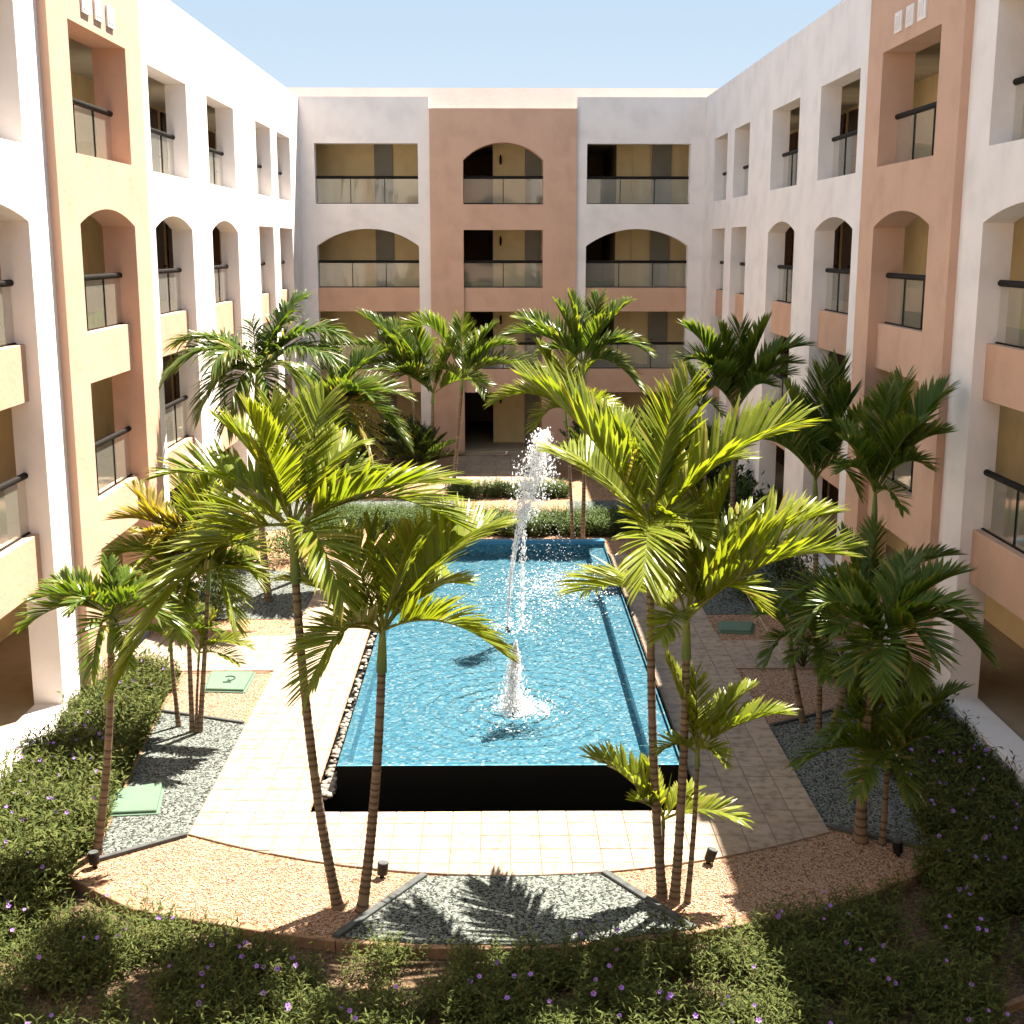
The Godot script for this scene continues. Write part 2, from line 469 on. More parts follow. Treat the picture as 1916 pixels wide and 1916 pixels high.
func wings() -> void:
	var l := thing("hotel_wing", "long left wing in full sun, white with an orange balcony tower", "building", Vector3(LEFT, 0, 0), "hotel wings round the courtyard")
	l.rotation.y = PI / 2
	side_wing(l, 1.0, [[1.0, 5.1, false, false], [6.3, 10.4, false, false], [11.6, 15.7, false, false], [16.9, 21.0, false, false], [23.1, 26.57, true, false], [28.74, 32.2, false, false], [34.42, 37.83, false, false], [41.2, 43.85, false, true], [45.1, 47.9, false, true]], Vector2(22.05, 27.7))
	var r := thing("hotel_wing", "long right wing in its own shade, white with an orange balcony tower", "building", Vector3(RIGHT, 0, 0), "hotel wings round the courtyard")
	r.rotation.y = -PI / 2
	side_wing(r, -1.0, [[1.0, 5.1, false, false], [6.3, 10.4, false, false], [11.6, 15.7, false, false], [17.1, 21.2, false, false], [23.4, 26.86, true, false], [29.0, 32.45, false, false], [34.65, 38.03, false, false], [41.37, 44.0, false, true], [45.3, 47.95, false, true]], Vector2(22.25, 27.9))
	far_wing()
	near_wing()

# ---------------------------------------------------------------- ground
var court := PackedVector2Array([Vector2(-7.3, -23.78), Vector2(-6.0, -23.7), Vector2(-5.92, -21.6), Vector2(-5.42, -16.3), Vector2(-5.66, -15.6), Vector2(-4.49, -14.68), Vector2(-3.7, -14.42), Vector2(-2.88, -14.16), Vector2(-1.9, -13.9), Vector2(-0.94, -13.75), Vector2(0.42, -13.7), Vector2(1.4, -13.84), Vector2(2.34, -14.06), Vector2(3.71, -14.48), Vector2(4.6, -14.92), Vector2(5.4, -15.45), Vector2(6.0, -16.05), Vector2(6.35, -21.8), Vector2(6.5, -23.75), Vector2(7.72, -23.8), Vector2(7.72, -33.4), Vector2(2.96, -33.4), Vector2(2.96, -17.4), Vector2(-2.70, -17.4), Vector2(-2.70, -33.4), Vector2(-7.3, -33.4)])

func sheet(called: String, mat: String, poly: Array, y: float, depth := 0.2) -> MeshInstance3D:
	var s := Shape.new()
	s.prism(PackedVector2Array(poly), y - depth, y)
	return tag(put(called, s.mesh(), M[mat]), "", "", "", "structure")

func kerb(called: String, mat: String, pts: Array, wide: float, y0: float, y1: float, parent: Node3D) -> void:
	for i in pts.size() - 1:
		var a: Vector2 = pts[i]; var b: Vector2 = pts[i + 1]
		var t := (b - a).normalized(); var sd := Vector2(-t.y, t.x) * wide / 2
		var g := t * 0.006
		var s := Shape.new()
		s.prism(PackedVector2Array([a + g - sd, b - g - sd, b - g + sd, a + g + sd]), y0, y1 - 0.002 * (i % 2), 0.008)
		put(called, s.mesh(), M[mat], parent)

func ground() -> void:
	# the base sheet goes on to the horizon, open where the pool pit is sunk
	var s := Shape.new()
	for r in [[-400, -400, 400, -33.2], [-400, -17.4, 400, 400], [-400, -33.2, -2.70, -17.4], [2.96, -33.2, 400, -17.4]]:
		s.quad(Vector3(r[0], -0.12, r[1]), Vector3(r[2], -0.12, r[1]), Vector3(r[2], -0.12, r[3]), Vector3(r[0], -0.12, r[3]))
	tag(put("ground", s.mesh(), M.soil), "", "", "", "structure")
	sheet("gravel_bed", "tan_gravel", Array(court), 0.0)
	sheet("gravel_bed", "tan_gravel", [Vector2(-7.3, -33.4), Vector2(7.72, -33.4), Vector2(7.72, -50.1), Vector2(-7.3, -50.1)], 0.001, 0.16)
	var greys := [
		[Vector2(-4.3, -16.72), Vector2(-5.24, -16.05), Vector2(-5.40, -16.4), Vector2(-5.88, -21.5), Vector2(-4.3, -20.95)],
		[Vector2(4.62, -16.9), Vector2(5.98, -16.12), Vector2(6.3, -21.7), Vector2(4.62, -20.78)],
		[Vector2(-0.95, -15.47), Vector2(-1.88, -13.98), Vector2(-0.94, -13.83), Vector2(0.42, -13.78), Vector2(1.4, -13.92), Vector2(2.32, -14.13), Vector2(1.38, -15.52)],
		[Vector2(-4.33, -27.3), Vector2(-7.2, -27.3), Vector2(-7.2, -32.5), Vector2(-4.33, -31.0)],
		[Vector2(4.64, -27.6), Vector2(7.6, -27.6), Vector2(7.6, -33.0), Vector2(4.64, -31.0)],
		[Vector2(-7.2, -36.0), Vector2(-1.2, -38.6), Vector2(-1.2, -40.6), Vector2(-7.2, -41.0)],
		[Vector2(2.2, -38.6), Vector2(7.6, -36.0), Vector2(7.6, -41.0), Vector2(2.2, -40.6)]]
	for p in greys: sheet("grey_gravel_bed", "grey_gravel", p, 0.012, 0.01)
	# edging: clay kerb round the front arc, grey strips beside the grey beds
	var e := Node3D.new(); e.name = "garden_edging"; add_child(e); tag(e, "", "", "", "structure")
	var arc := []
	for i in range(4, 17): arc.append(court[i])
	kerb("kerb_stone", "clay_kerb", arc, 0.06, -0.17, 0.018, e)
	kerb("kerb_stone", "clay_kerb", [court[1], court[2], court[3], court[4]], 0.05, -0.17, 0.03, e)
	kerb("kerb_stone", "clay_kerb", [court[16], court[17], court[18]], 0.05, -0.17, 0.03, e)
	kerb("kerb_stone", "clay_kerb", [Vector2(-6.0, -23.68), Vector2(-4.35, -23.68)], 0.06, -0.1, 0.02, e)
	kerb("kerb_stone", "clay_kerb", [Vector2(4.9, -12.3), Vector2(5.45, -12.56), Vector2(6.2, -12.95), Vector2(7.2, -13.3)], 0.08, -0.17, -0.02, e)
	kerb("kerb_strip", "grey_kerb", [Vector2(-0.95, -15.5), Vector2(-1.42, -14.75), Vector2(-1.92, -13.97)], 0.1, -0.1, 0.05, e)
	kerb("kerb_strip", "grey_kerb", [Vector2(1.38, -15.55), Vector2(1.86, -14.83), Vector2(2.34, -14.12)], 0.1, -0.1, 0.05, e)
	kerb("kerb_strip", "grey_kerb", [Vector2(-4.3, -16.68), Vector2(-5.3, -15.95)], 0.07, -0.1, 0.06, e)
	kerb("kerb_strip", "grey_kerb", [Vector2(-4.33, -20.97), Vector2(-5.9, -21.58)], 0.06, -0.1, 0.05, e)
	kerb("kerb_strip", "grey_kerb", [Vector2(4.66, -16.84), Vector2(6.0, -16.05)], 0.07, -0.1, 0.06, e)
	kerb("kerb_strip", "grey_kerb", [Vector2(4.66, -20.78), Vector2(6.3, -21.75)], 0.06, -0.1, 0.05, e)
	paving()
	loose_stones()

func paving() -> void:
	var p := Node3D.new(); p.name = "pavement"; add_child(p); tag(p, "", "", "", "structure")
	var front := [Vector2(-4.29, -16.7)]
	for i in 21:
		var x := lerpf(-4.29, 4.61, i / 20.0)
		front.append(Vector2(x, -15.46 - 1.24 * pow(absf(x - 0.18) / 4.45, 2.0)))
	front += [Vector2(4.61, -17.4), Vector2(-4.29, -17.4)]
	front.remove_at(0)
	var areas := [
		[PackedVector2Array(front), Vector2(-4.29, -17.4), 0.405, 0.40],
		[PackedVector2Array([Vector2(-4.29, -17.4), Vector2(-2.71, -17.4), Vector2(-2.71, -33.2), Vector2(-4.29, -33.2)]), Vector2(-4.29, -17.4), 0.43, 0.40],
		[PackedVector2Array([Vector2(2.97, -17.4), Vector2(4.61, -17.4), Vector2(4.61, -33.2), Vector2(2.97, -33.2)]), Vector2(2.97, -17.4), 0.41, 0.40],
		[PackedVector2Array([Vector2(-7.3, -23.75), Vector2(-4.29, -23.75), Vector2(-4.29, -26.0), Vector2(-7.3, -26.0)]), Vector2(-7.3, -23.75), 0.43, 0.45],
		[PackedVector2Array([Vector2(4.61, -23.82), Vector2(7.7, -23.82), Vector2(7.7, -25.6), Vector2(4.61, -25.6)]), Vector2(4.61, -23.82), 0.44, 0.445],
		[PackedVector2Array([Vector2(-1.7, -43.9), Vector2(2.15, -43.9), Vector2(2.15, -49.66), Vector2(-1.7, -49.66)]), Vector2(-1.7, -43.9), 0.55, 0.576]]
	var tiles := []
	for a in areas:
		var bed := Shape.new()
		bed.prism(a[0], -0.05, 0.016)
		put("bedding", bed.mesh(), M.bedding, p)
		var o: Vector2 = a[1]
		for i in range(-1, 24):
			for j in range(-6, 42):
				var x0: float = o.x + i * a[2]; var z0: float = o.y - j * a[3]
				var g := 0.006
				var sq := PackedVector2Array([Vector2(x0 + g, z0 - g), Vector2(x0 + a[2] - g, z0 - g), Vector2(x0 + a[2] - g, z0 - a[3] + g), Vector2(x0 + g, z0 - a[3] + g)])
				for q in Geometry2D.intersect_polygons(sq, a[0]):
					if absf(area(q)) > 0.006: tiles.append(q)
	tiles.sort_custom(func(q, r): return q[0].length() < r[0].length())
	var rest := []
	for i in 4: rest.append(Shape.new())
	for i in tiles.size():
		var k := rng.randi() % 4
		var y := 0.03 + rng.randf_range(-0.002, 0.002)
		if i < 300:
			var s := Shape.new()
			s.prism(tiles[i], 0.0, y, 0.006)
			put("paving_slab", s.mesh(), M["slab_%d" % k], p)
		else:
			rest[k].prism(tiles[i], 0.0, y, 0.006)
	for i in 4: put("far_paving_slabs", rest[i].mesh(), M["slab_%d" % i], p, "stuff")
	# the pale strip that crosses before the entrance path
	sheet("path", "slab_2", [Vector2(-2.0, -42.55), Vector2(2.2, -42.55), Vector2(2.2, -43.85), Vector2(-1.3, -43.85), Vector2(-1.8, -43.3)], 0.05, 0.06)

func area(q: PackedVector2Array) -> float:
	var t := 0.0
	for i in q.size(): t += q[i].cross(q[(i + 1) % q.size()])
	return t / 2

func rock(r: RandomNumberGenerator) -> ArrayMesh:
	var s := Shape.new()
	var p := []
	for d in [Vector3(0, 0.6, 0), Vector3(1, 0, 0), Vector3(0.1, 0.05, 0.8), Vector3(-0.9, 0, 0.1), Vector3(0, -0.1, -0.8)]:
		p.append(d + Vector3(r.randf_range(-0.2, 0.2), r.randf_range(-0.1, 0.1), r.randf_range(-0.2, 0.2)))
	for i in 4: s.tri(p[0], p[1 + i], p[1 + (i + 1) % 4])
	return s.mesh()

func loose_stones() -> void:
	var inside := func(p: Vector2, polys: Array) -> bool:
		for q in polys:
			if Geometry2D.is_point_in_polygon(p, q): return true
		return false
	var grey_polys := [PackedVector2Array([Vector2(-4.36, -16.8), Vector2(-5.2, -16.15), Vector2(-5.36, -16.5), Vector2(-5.82, -21.4), Vector2(-4.38, -20.9)]), PackedVector2Array([Vector2(-1.0, -15.3), Vector2(-1.76, -14.08), Vector2(-0.94, -13.9), Vector2(0.42, -13.86), Vector2(1.4, -14.0), Vector2(2.2, -14.22), Vector2(1.35, -15.42)]), PackedVector2Array([Vector2(4.7, -17.0), Vector2(5.9, -16.3), Vector2(6.2, -21.5), Vector2(4.7, -20.6)])]
	var tan_polys := [PackedVector2Array([Vector2(-4.3, -16.6), Vector2(-5.3, -15.8), Vector2(-4.4, -14.8), Vector2(-2.0, -14.0), Vector2(-1.1, -15.45), Vector2(-3.0, -15.95)]), PackedVector2Array([Vector2(4.6, -16.7), Vector2(5.8, -16.0), Vector2(5.3, -15.5), Vector2(2.5, -14.2), Vector2(1.6, -15.5), Vector2(3.0, -15.9)]), PackedVector2Array([Vector2(-4.4, -21.1), Vector2(-5.8, -21.7), Vector2(-5.9, -23.6), Vector2(-4.4, -23.6)]), PackedVector2Array([Vector2(4.7, -21.0), Vector2(6.2, -21.9), Vector2(6.3, -23.7), Vector2(4.7, -23.7)])]
	for set_ in [["tan_gravel_stones", tan_polys, Color(0.47, 0.365, 0.295), Color(0.29, 0.19, 0.135), 26000], ["grey_gravel_stones", grey_polys, Color(0.36, 0.385, 0.36), Color(0.03, 0.034, 0.032), 26000]]:
		var w := []; var t := []
		while w.size() < set_[4]:
			var p := Vector2(rng.randf_range(-6, 6.4), rng.randf_range(-23.8, -13.7))
			if not inside.call(p, set_[1]): continue
			var k := rng.randf_range(0.007, 0.018)
			w.append(Transform3D(Basis(Vector3.UP, rng.randf() * TAU).rotated(Vector3.RIGHT, rng.randf_range(-0.5, 0.5)).scaled(Vector3(k, k * 0.8, k)), Vector3(p.x, 0.008, p.y)))
			t.append((set_[2] as Color).lerp(set_[3], pow(rng.randf(), 1.6)))
		many(set_[0], rock(rng), M.pebble, w, self, t)

# ---------------------------------------------------------------- pool
func pool() -> void:
	var p := Node3D.new(); p.name = "swimming_pool"; add_child(p); tag(p, "", "", "", "structure")
	var x0 := -2.41; var x1 := 2.79; var z0 := -18.24; var z1 := -32.8
	var s := Shape.new()   # the sunken channel round the pool
	s.quad(Vector3(-2.70, -0.9, -17.4), Vector3(2.96, -0.9, -17.4), Vector3(2.96, -0.9, z0), Vector3(-2.70, -0.9, z0))
	for x in [[-2.70, x0, -0.06], [x1, 2.96, -0.3]]:
		s.quad(Vector3(x[0], x[2], z0), Vector3(x[1], x[2], z0), Vector3(x[1], x[2], -33.2), Vector3(x[0], x[2], -33.2))
		s.quad(Vector3(x[0], x[2], z0), Vector3(x[1], x[2], z0), Vector3(x[1], -0.9, z0), Vector3(x[0], -0.9, z0))
	s.quad(Vector3(-2.70, -0.9, -17.4), Vector3(2.96, -0.9, -17.4), Vector3(2.96, 0.0, -17.4), Vector3(-2.70, 0.0, -17.4))
	for x in [-2.70, 2.96]: s.quad(Vector3(x, -0.9, -17.4), Vector3(x, 0, -17.4), Vector3(x, 0, -33.2), Vector3(x, -0.9, -33.2))
	s.quad(Vector3(-2.70, -0.9, -33.2), Vector3(2.96, -0.9, -33.2), Vector3(2.96, 0.0, -33.2), Vector3(-2.70, 0.0, -33.2))
	put("channel", s.mesh(), M.black_tile, p)
	s = Shape.new()   # outer faces, dark tile, up to the overflow edge
	s.quad(Vector3(x0, -0.9, z0), Vector3(x1, -0.9, z0), Vector3(x1, 0.375, z0), Vector3(x0, 0.375, z0))
	for x in [x0, x1]: s.quad(Vector3(x, -0.9, z0), Vector3(x, -0.9, -33.0), Vector3(x, 0.375, -33.0), Vector3(x, 0.375, z0))
	put("outer_wall", s.mesh(), M.black_tile, p)
	s = Shape.new()   # basin: floor, bench along the right, rim just under the water
	var r := 0.14
	s.quad(Vector3(x0 + r, 0.08, z0 - r), Vector3(2.36, 0.08, z0 - r), Vector3(2.36, 0.08, z1), Vector3(x0 + r, 0.08, z1))
	s.quad(Vector3(2.36, 0.32, z0 - r), Vector3(x1 - 0.03, 0.32, z0 - r), Vector3(x1 - 0.03, 0.32, z1), Vector3(2.36, 0.32, z1))
	for q in [[x0 + 0.004, z0 - 0.004, x0 + r, z1], [x0 + r, z0 - 0.004, x1 - 0.004, z0 - r], [x1 - 0.03, z0 - r, x1 - 0.004, z1]]:
		s.quad(Vector3(q[0], 0.375, q[1]), Vector3(q[2], 0.375, q[1]), Vector3(q[2], 0.375, q[3]), Vector3(q[0], 0.375, q[3]))
	put("basin_floor", s.mesh(), M.caustic_mosaic, p)
	s = Shape.new()
	s.quad(Vector3(x0 + r, 0.08, z0 - r), Vector3(x0 + r, 0.08, z1), Vector3(x0 + r, 0.375, z1), Vector3(x0 + r, 0.375, z0 - r))
	s.quad(Vector3(2.36, 0.08, z0 - r), Vector3(2.36, 0.08, z1), Vector3(2.36, 0.32, z1), Vector3(2.36, 0.32, z0 - r))
	s.quad(Vector3(x0 + r, 0.08, z0 - r), Vector3(x1 - 0.03, 0.08, z0 - r), Vector3(x1 - 0.03, 0.375, z0 - r), Vector3(x0 + r, 0.375, z0 - r))
	put("basin_wall", s.mesh(), M.caustic_mosaic, p)
	box_part("end_wall", "caustic_mosaic", p, Vector3(x0, -0.3, z1), Vector3(x1, 0.40, z1 - 0.2))
	box_part("end_coping", "mosaic_rim", p, Vector3(x0, 0.402, z1 + 0.02), Vector3(x1, 0.50, z1 - 0.22), 0.01)
	water(x0, x1, z0, z1)
	# round stones along the left channel and a few at the front
	for i in 420:
		var left := i < 370
		var at := Vector3(rng.randf_range(-2.65, -2.46), rng.randf_range(-0.05, 0.02), rng.randf_range(-32.5, -18.1)) if left else Vector3(rng.randf_range(-2.5, 2.9), -0.86, rng.randf_range(-18.1, -17.5))
		if left: at.z = -18.0 - 14.5 * pow(rng.randf(), 1.3)
		var st := Shape.new()
		var k := rng.randf_range(0.10, 0.36)
		st.col = Color(k, k * 0.88, k * 0.74)
		st.ball(Vector3.ZERO, Vector3(rng.randf_range(0.035, 0.06), rng.randf_range(0.025, 0.04), rng.randf_range(0.04, 0.07)), 4, 6)
		var o := put("pebble", st.mesh(), M.pebble, p)
		o.position = at
		o.rotation.y = rng.randf() * TAU

const JET_A := Vector2(0.25, -20.5)
const JET_B := Vector2(0.21, -25.3)

func wave(x: float, z: float, f: FastNoiseLite) -> float:
	var h := 0.0
	for j in [[JET_A, 0.06, 0.32], [JET_B, 0.022, 0.33], [Vector2(1.7, -28.6), 0.024, 0.31]]:
		var c: Vector2 = j[0]
		var d := Vector2(x, z).distance_to(c)
		h += float(j[1]) * sin(TAU * (d + 0.10 * f.get_noise_2d(x * 2.0, z * 2.0 + 50.0)) / float(j[2])) * exp(-d * 0.5) * clampf(d * 2.0, 0.2, 1.0)
	h += 0.013 * f.get_noise_2d(x, z) + 0.009 * f.get_noise_2d(x * 2.1 + 31.0, z * 2.1)
	return h

func water(x0: float, x1: float, z0: float, z1: float) -> void:
	var f := FastNoiseLite.new()
	f.seed = 9; f.frequency = 3.2; f.fractal_octaves = 2
	f.noise_type = FastNoiseLite.TYPE_SIMPLEX_SMOOTH
	var nx := 130; var nz := 330
	var v := PackedVector3Array(); var n := PackedVector3Array(); var idx := PackedInt32Array()
	for j in nz + 1:
		for i in nx + 1:
			var x := lerpf(x0 - 0.003, x1 + 0.003, float(i) / nx); var z := lerpf(z0 + 0.003, z1, float(j) / nz)
			var edge := clampf(minf(minf(x - x0, x1 - x), z0 - z) / 0.2, 0.05, 1.0)
			var h := wave(x, z, f); var e := 0.02
			v.append(Vector3(x, 0.395 + h * edge, z))
			n.append(Vector3(-(wave(x + e, z, f) - h) / e * edge, 1.0, -(wave(x, z + e, f) - h) / e * edge).normalized())
	for j in nz:
		for i in nx:
			var a := j * (nx + 1) + i
			for k in [a, a + 1, a + nx + 2, a, a + nx + 2, a + nx + 1]: idx.append(k)
	var arr := []
	arr.resize(Mesh.ARRAY_MAX)
	arr[Mesh.ARRAY_VERTEX] = v; arr[Mesh.ARRAY_NORMAL] = n; arr[Mesh.ARRAY_INDEX] = idx
	var m := ArrayMesh.new()
	m.add_surface_from_arrays(Mesh.PRIMITIVE_TRIANGLES, arr)
	tag(put("water", m, M.water), "", "", "", "structure")

func fountain(called_label: String, at: Vector2, high: float, tall: bool) -> void:
	var o := thing("fountain_jet", called_label, "fountain", Vector3(at.x, 0.4, at.y), "fountain jets in the pool")
	var nz := Shape.new()
	nz.tube(PackedVector3Array([Vector3(0, -0.1, 0), Vector3(0, 0.02, 0)]), PackedFloat32Array([0.05, 0.035]), 10)
	put("nozzle", nz.mesh(), M.black_metal, o)
	var drop := Shape.new()
	drop.ball(Vector3.ZERO, Vector3.ONE, 5, 6)
	var dm := drop.mesh()
	var w := []
	var add := func(p: Vector3, r: float, stretch: float) -> void:
		w.append(Transform3D(Basis.from_scale(Vector3(r, r * stretch, r)), p))
	if tall:
		for i in 900:   # drops round the thin rising stream
			var t := rng.randf()
			var y := high * 0.62 * t
			add.call(Vector3(0.30 * t * t + rng.randfn(0, 0.010 + 0.045 * t * t), y, rng.randfn(0, 0.015 + 0.04 * t)), rng.randf_range(0.003, 0.009), 2.4)
		for i in 4200:   # the head, torn into drops and leaning to the right
			var t := pow(rng.randf(), 0.8)
			var y := high * (0.55 + 0.45 * t) + rng.randfn(0, 0.05)
			var wide := 0.30 * sin(PI * clampf(0.15 + 0.75 * t, 0, 1)) + 0.05
			add.call(Vector3(0.30 + 0.42 * t + rng.randfn(0, wide * 0.5), y, -0.3 * t + rng.randfn(0, 0.14)), 0.003 + 0.020 * pow(rng.randf(), 4.0), 1.5)
		for i in 700:   # falling spray behind and to the right
			var t := rng.randf()
			add.call(Vector3(0.35 + 1.0 * sqrt(1 - t) + rng.randfn(0, 0.3), high * 0.9 * t * t, -0.6 - 2.6 * (1 - t) + rng.randfn(0, 0.35)), rng.randf_range(0.002, 0.008), 1.4)
		for i in 500:
			var t := rng.randf()
			add.call(Vector3(0.28 + 0.05 * t + rng.randfn(0, 0.03), high * 0.75 * t, -0.1 + rng.randfn(0, 0.04)), rng.randf_range(0.006, 0.014), 2.2)
	else:
		for i in 2200:
			var t := pow(rng.randf(), 1.1)
			var wide := 0.19 * pow(1.0 - t, 0.8) + 0.012
			add.call(Vector3(0.05 * t + rng.randfn(0, wide * 0.55), high * t + rng.randfn(0, 0.02), rng.randfn(0, wide * 0.55)), 0.004 + 0.012 * pow(rng.randf(), 2.5), 2.2)
		for i in 500:
			var a := rng.randf() * TAU; var d := absf(rng.randfn(0, 0.28))
			add.call(Vector3(cos(a) * d + 0.12, absf(rng.randfn(0, 0.12)), sin(a) * d), rng.randf_range(0.006, 0.016), 1.0)
	many("spray", dm, M.foam, w, o)
	var ropes := Shape.new()
	for k in (9 if tall else 7):
		var path := PackedVector3Array(); var rad := PackedFloat32Array()
		var out := Vector3(rng.randfn(0, 0.05), 0, rng.randfn(0, 0.05))
		var top := high * (rng.randf_range(0.45, 0.72) if tall else rng.randf_range(0.45, 0.95))
		var thick := rng.randf_range(0.007, 0.014) if tall else rng.randf_range(0.012, 0.026)
		for i in 25:
			var t := i / 24.0
			path.append(Vector3(0.30 * t * t if tall else 0.03 * t, top * t, 0) + out * (t if tall else 1.2 - 0.8 * t) + Vector3(rng.randfn(0, 0.006), 0, rng.randfn(0, 0.006)))
			rad.append(thick * (1.0 - 0.55 * t) * rng.randf_range(0.5, 1.3))
		ropes.tube(path, rad, 6, PackedColorArray(), false)
	put("water_stream", ropes.mesh(), M.foam, o)
	w = []
	var spots := [[Vector2(1.55, -3.6), 0.75, 1700], [Vector2(0.6, -2.4), 1.0, 800], [Vector2(0.3, -0.6), 0.9, 350], [Vector2(0.0, 0.0), 0.3, 300]] if tall else [[Vector2(0.2, -0.05), 0.2, 900], [Vector2(0.1, 0.1), 0.45, 200]]
	for sp in spots:
		for i in sp[2]:
			var c: Vector2 = sp[0]
			var r := 0.004 + 0.014 * pow(rng.randf(), 2.0)
			w.append(Transform3D(Basis.from_scale(Vector3(r * 1.3, r * 0.5, r * 1.3)), Vector3(c.x + rng.randfn(0, sp[1]), 0.004, c.y + rng.randfn(0, sp[1]))))
	w = w.filter(func(q): return q.origin.x + at.x > -2.3 and q.origin.x + at.x < 2.7 and q.origin.z + at.y > -32.6)
	many("foam", dm, M.foam, w, o)

# ---------------------------------------------------------------- palms
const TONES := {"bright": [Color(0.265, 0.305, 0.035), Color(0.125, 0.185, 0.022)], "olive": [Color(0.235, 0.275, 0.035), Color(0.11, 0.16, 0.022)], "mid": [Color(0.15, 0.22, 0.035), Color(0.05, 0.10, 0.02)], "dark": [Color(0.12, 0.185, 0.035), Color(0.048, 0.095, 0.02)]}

func bez(a: Vector3, b: Vector3, c: Vector3, t: float) -> Vector3:
	return a.lerp(b, t).lerp(b.lerp(c, t), t)

func frond(root: Node3D, tip: Vector3, arch: float, crown: Vector3, scale_: float, tone: Array, old: bool, shag: float) -> void:
	var a := Vector3.ZERO
	var c := tip - crown
	var b := c * 0.5 + Vector3.UP * arch
	var out := Vector3(c.x, 0, c.z)
	if out.length() < 0.35: out = Vector3(c.x, 0, c.z + 0.001).normalized().rotated(Vector3.UP, rng.randf_range(-0.6, 0.6))
	var side := out.normalized().cross(Vector3.UP)
	var length := 0.0
	for i in 10: length += bez(a, b, c, i / 10.0).distance_to(bez(a, b, c, (i + 1) / 10.0))
	var steps := int(clampf(length / 0.037, 18, 66))
	var s := Shape.new()
	var lift := rng.randf_range(0.6, 1.05)
	var roll := rng.randf_range(-0.35, 0.35)
	var ripe := rng.randf()
	var path := PackedVector3Array(); var rad := PackedFloat32Array()
	for i in 13:
		path.append(bez(a, b, c, i / 12.0)); rad.append(lerpf(0.021, 0.004, i / 12.0) * (0.6 + 0.4 * scale_))
	for i in range(1, steps + 1):
		var t := lerpf(0.13, 1.0, float(i) / steps)
		var p := bez(a, b, c, t)
		var tan := ((b - a) * (1 - t) + (c - b) * t).normalized()
		var sd := (side - tan * side.dot(tan)).normalized()
		var up := sd.cross(tan).normalized()
		if up.y < -0.2: up = -up
		sd = sd.rotated(tan, roll); up = up.rotated(tan, roll)
		var grow := sin(PI * clampf(0.16 + 0.72 * t, 0, 1))
		for k in [-1.0, 1.0]:
			if rng.randf() < 0.03: continue
			var l := (0.22 + 0.50 * grow) * clampf(length / 1.7, 0.45, 1.25) * (0.72 + 0.28 * scale_) * rng.randf_range(0.88, 1.08)
			var sweep := lerpf(0.62, 1.15, t * t) + rng.randf_range(-0.08, 0.08)
			var li := lift * (1.0 - 0.5 * t) + rng.randf_range(-0.13, 0.13)
			var d: Vector3 = ((sd * k * cos(li) + up * sin(li)) * cos(sweep) + tan * sin(sweep)).normalized()
			var wd := (0.029 + 0.038 * grow) * (0.6 + 0.4 * scale_) * rng.randf_range(0.85, 1.15)
			var mix := clampf(0.35 * rng.randf() + 0.5 * ripe, 0, 1)
			var cc: Color = (tone[0] as Color).lerp(tone[1], mix)
			if old: cc = cc.lerp(Color(0.36, 0.25, 0.07), rng.randf_range(0.4, 0.85))
			elif rng.randf() < 0.05: cc = cc.lerp(Color(0.38, 0.30, 0.09), 0.6)
			leaflet(s, p, d, l, wd, shag * rng.randf_range(0.5, 1.3), cc)
	var o := put("frond", s.mesh(), M.frond, root)
	o.position = crown
	var st := Shape.new()
	st.col = (tone[0] as Color).lerp(Color(0.30, 0.30, 0.09), 0.5)
	st.tube(path, rad, 5, PackedColorArray(), false)
	put("rachis", st.mesh(), M.frond, o)

func leaflet(s: Shape, p: Vector3, d: Vector3, l: float, wd: float, droop: float, cc: Color) -> void:
	var ts := [0.0, 0.32, 0.7, 1.0]; var ws := [0.45, 1.0, 0.8, 0.0]
	var flat := d.cross(Vector3.UP)
	if flat.length() < 0.15: flat = Vector3.RIGHT
	flat = flat.normalized().rotated(d, rng.randf_range(-0.5, 0.5))
	var nr := flat.cross(d)
	if nr.y < 0: nr = -nr
	var mid := []; var e1 := []; var e2 := []
	for i in 4:
		var q: Vector3 = p + d * l * ts[i] + Vector3.DOWN * droop * l * ts[i] * ts[i]
		mid.append(q + nr * wd * 0.18 * ws[i])
		e1.append(q + flat * wd * 0.5 * ws[i]); e2.append(q - flat * wd * 0.5 * ws[i])
	for i in 3:
		s.col = cc if i < 2 else cc.lerp(Color(0.34, 0.30, 0.08), 0.18)
		if i < 2:
			s.quad(mid[i], e1[i], e1[i + 1], mid[i + 1])
			s.quad(mid[i], e2[i], e2[i + 1], mid[i + 1])
		else:
			s.tri(mid[i], e1[i], mid[3]); s.tri(mid[i], e2[i], mid[3])

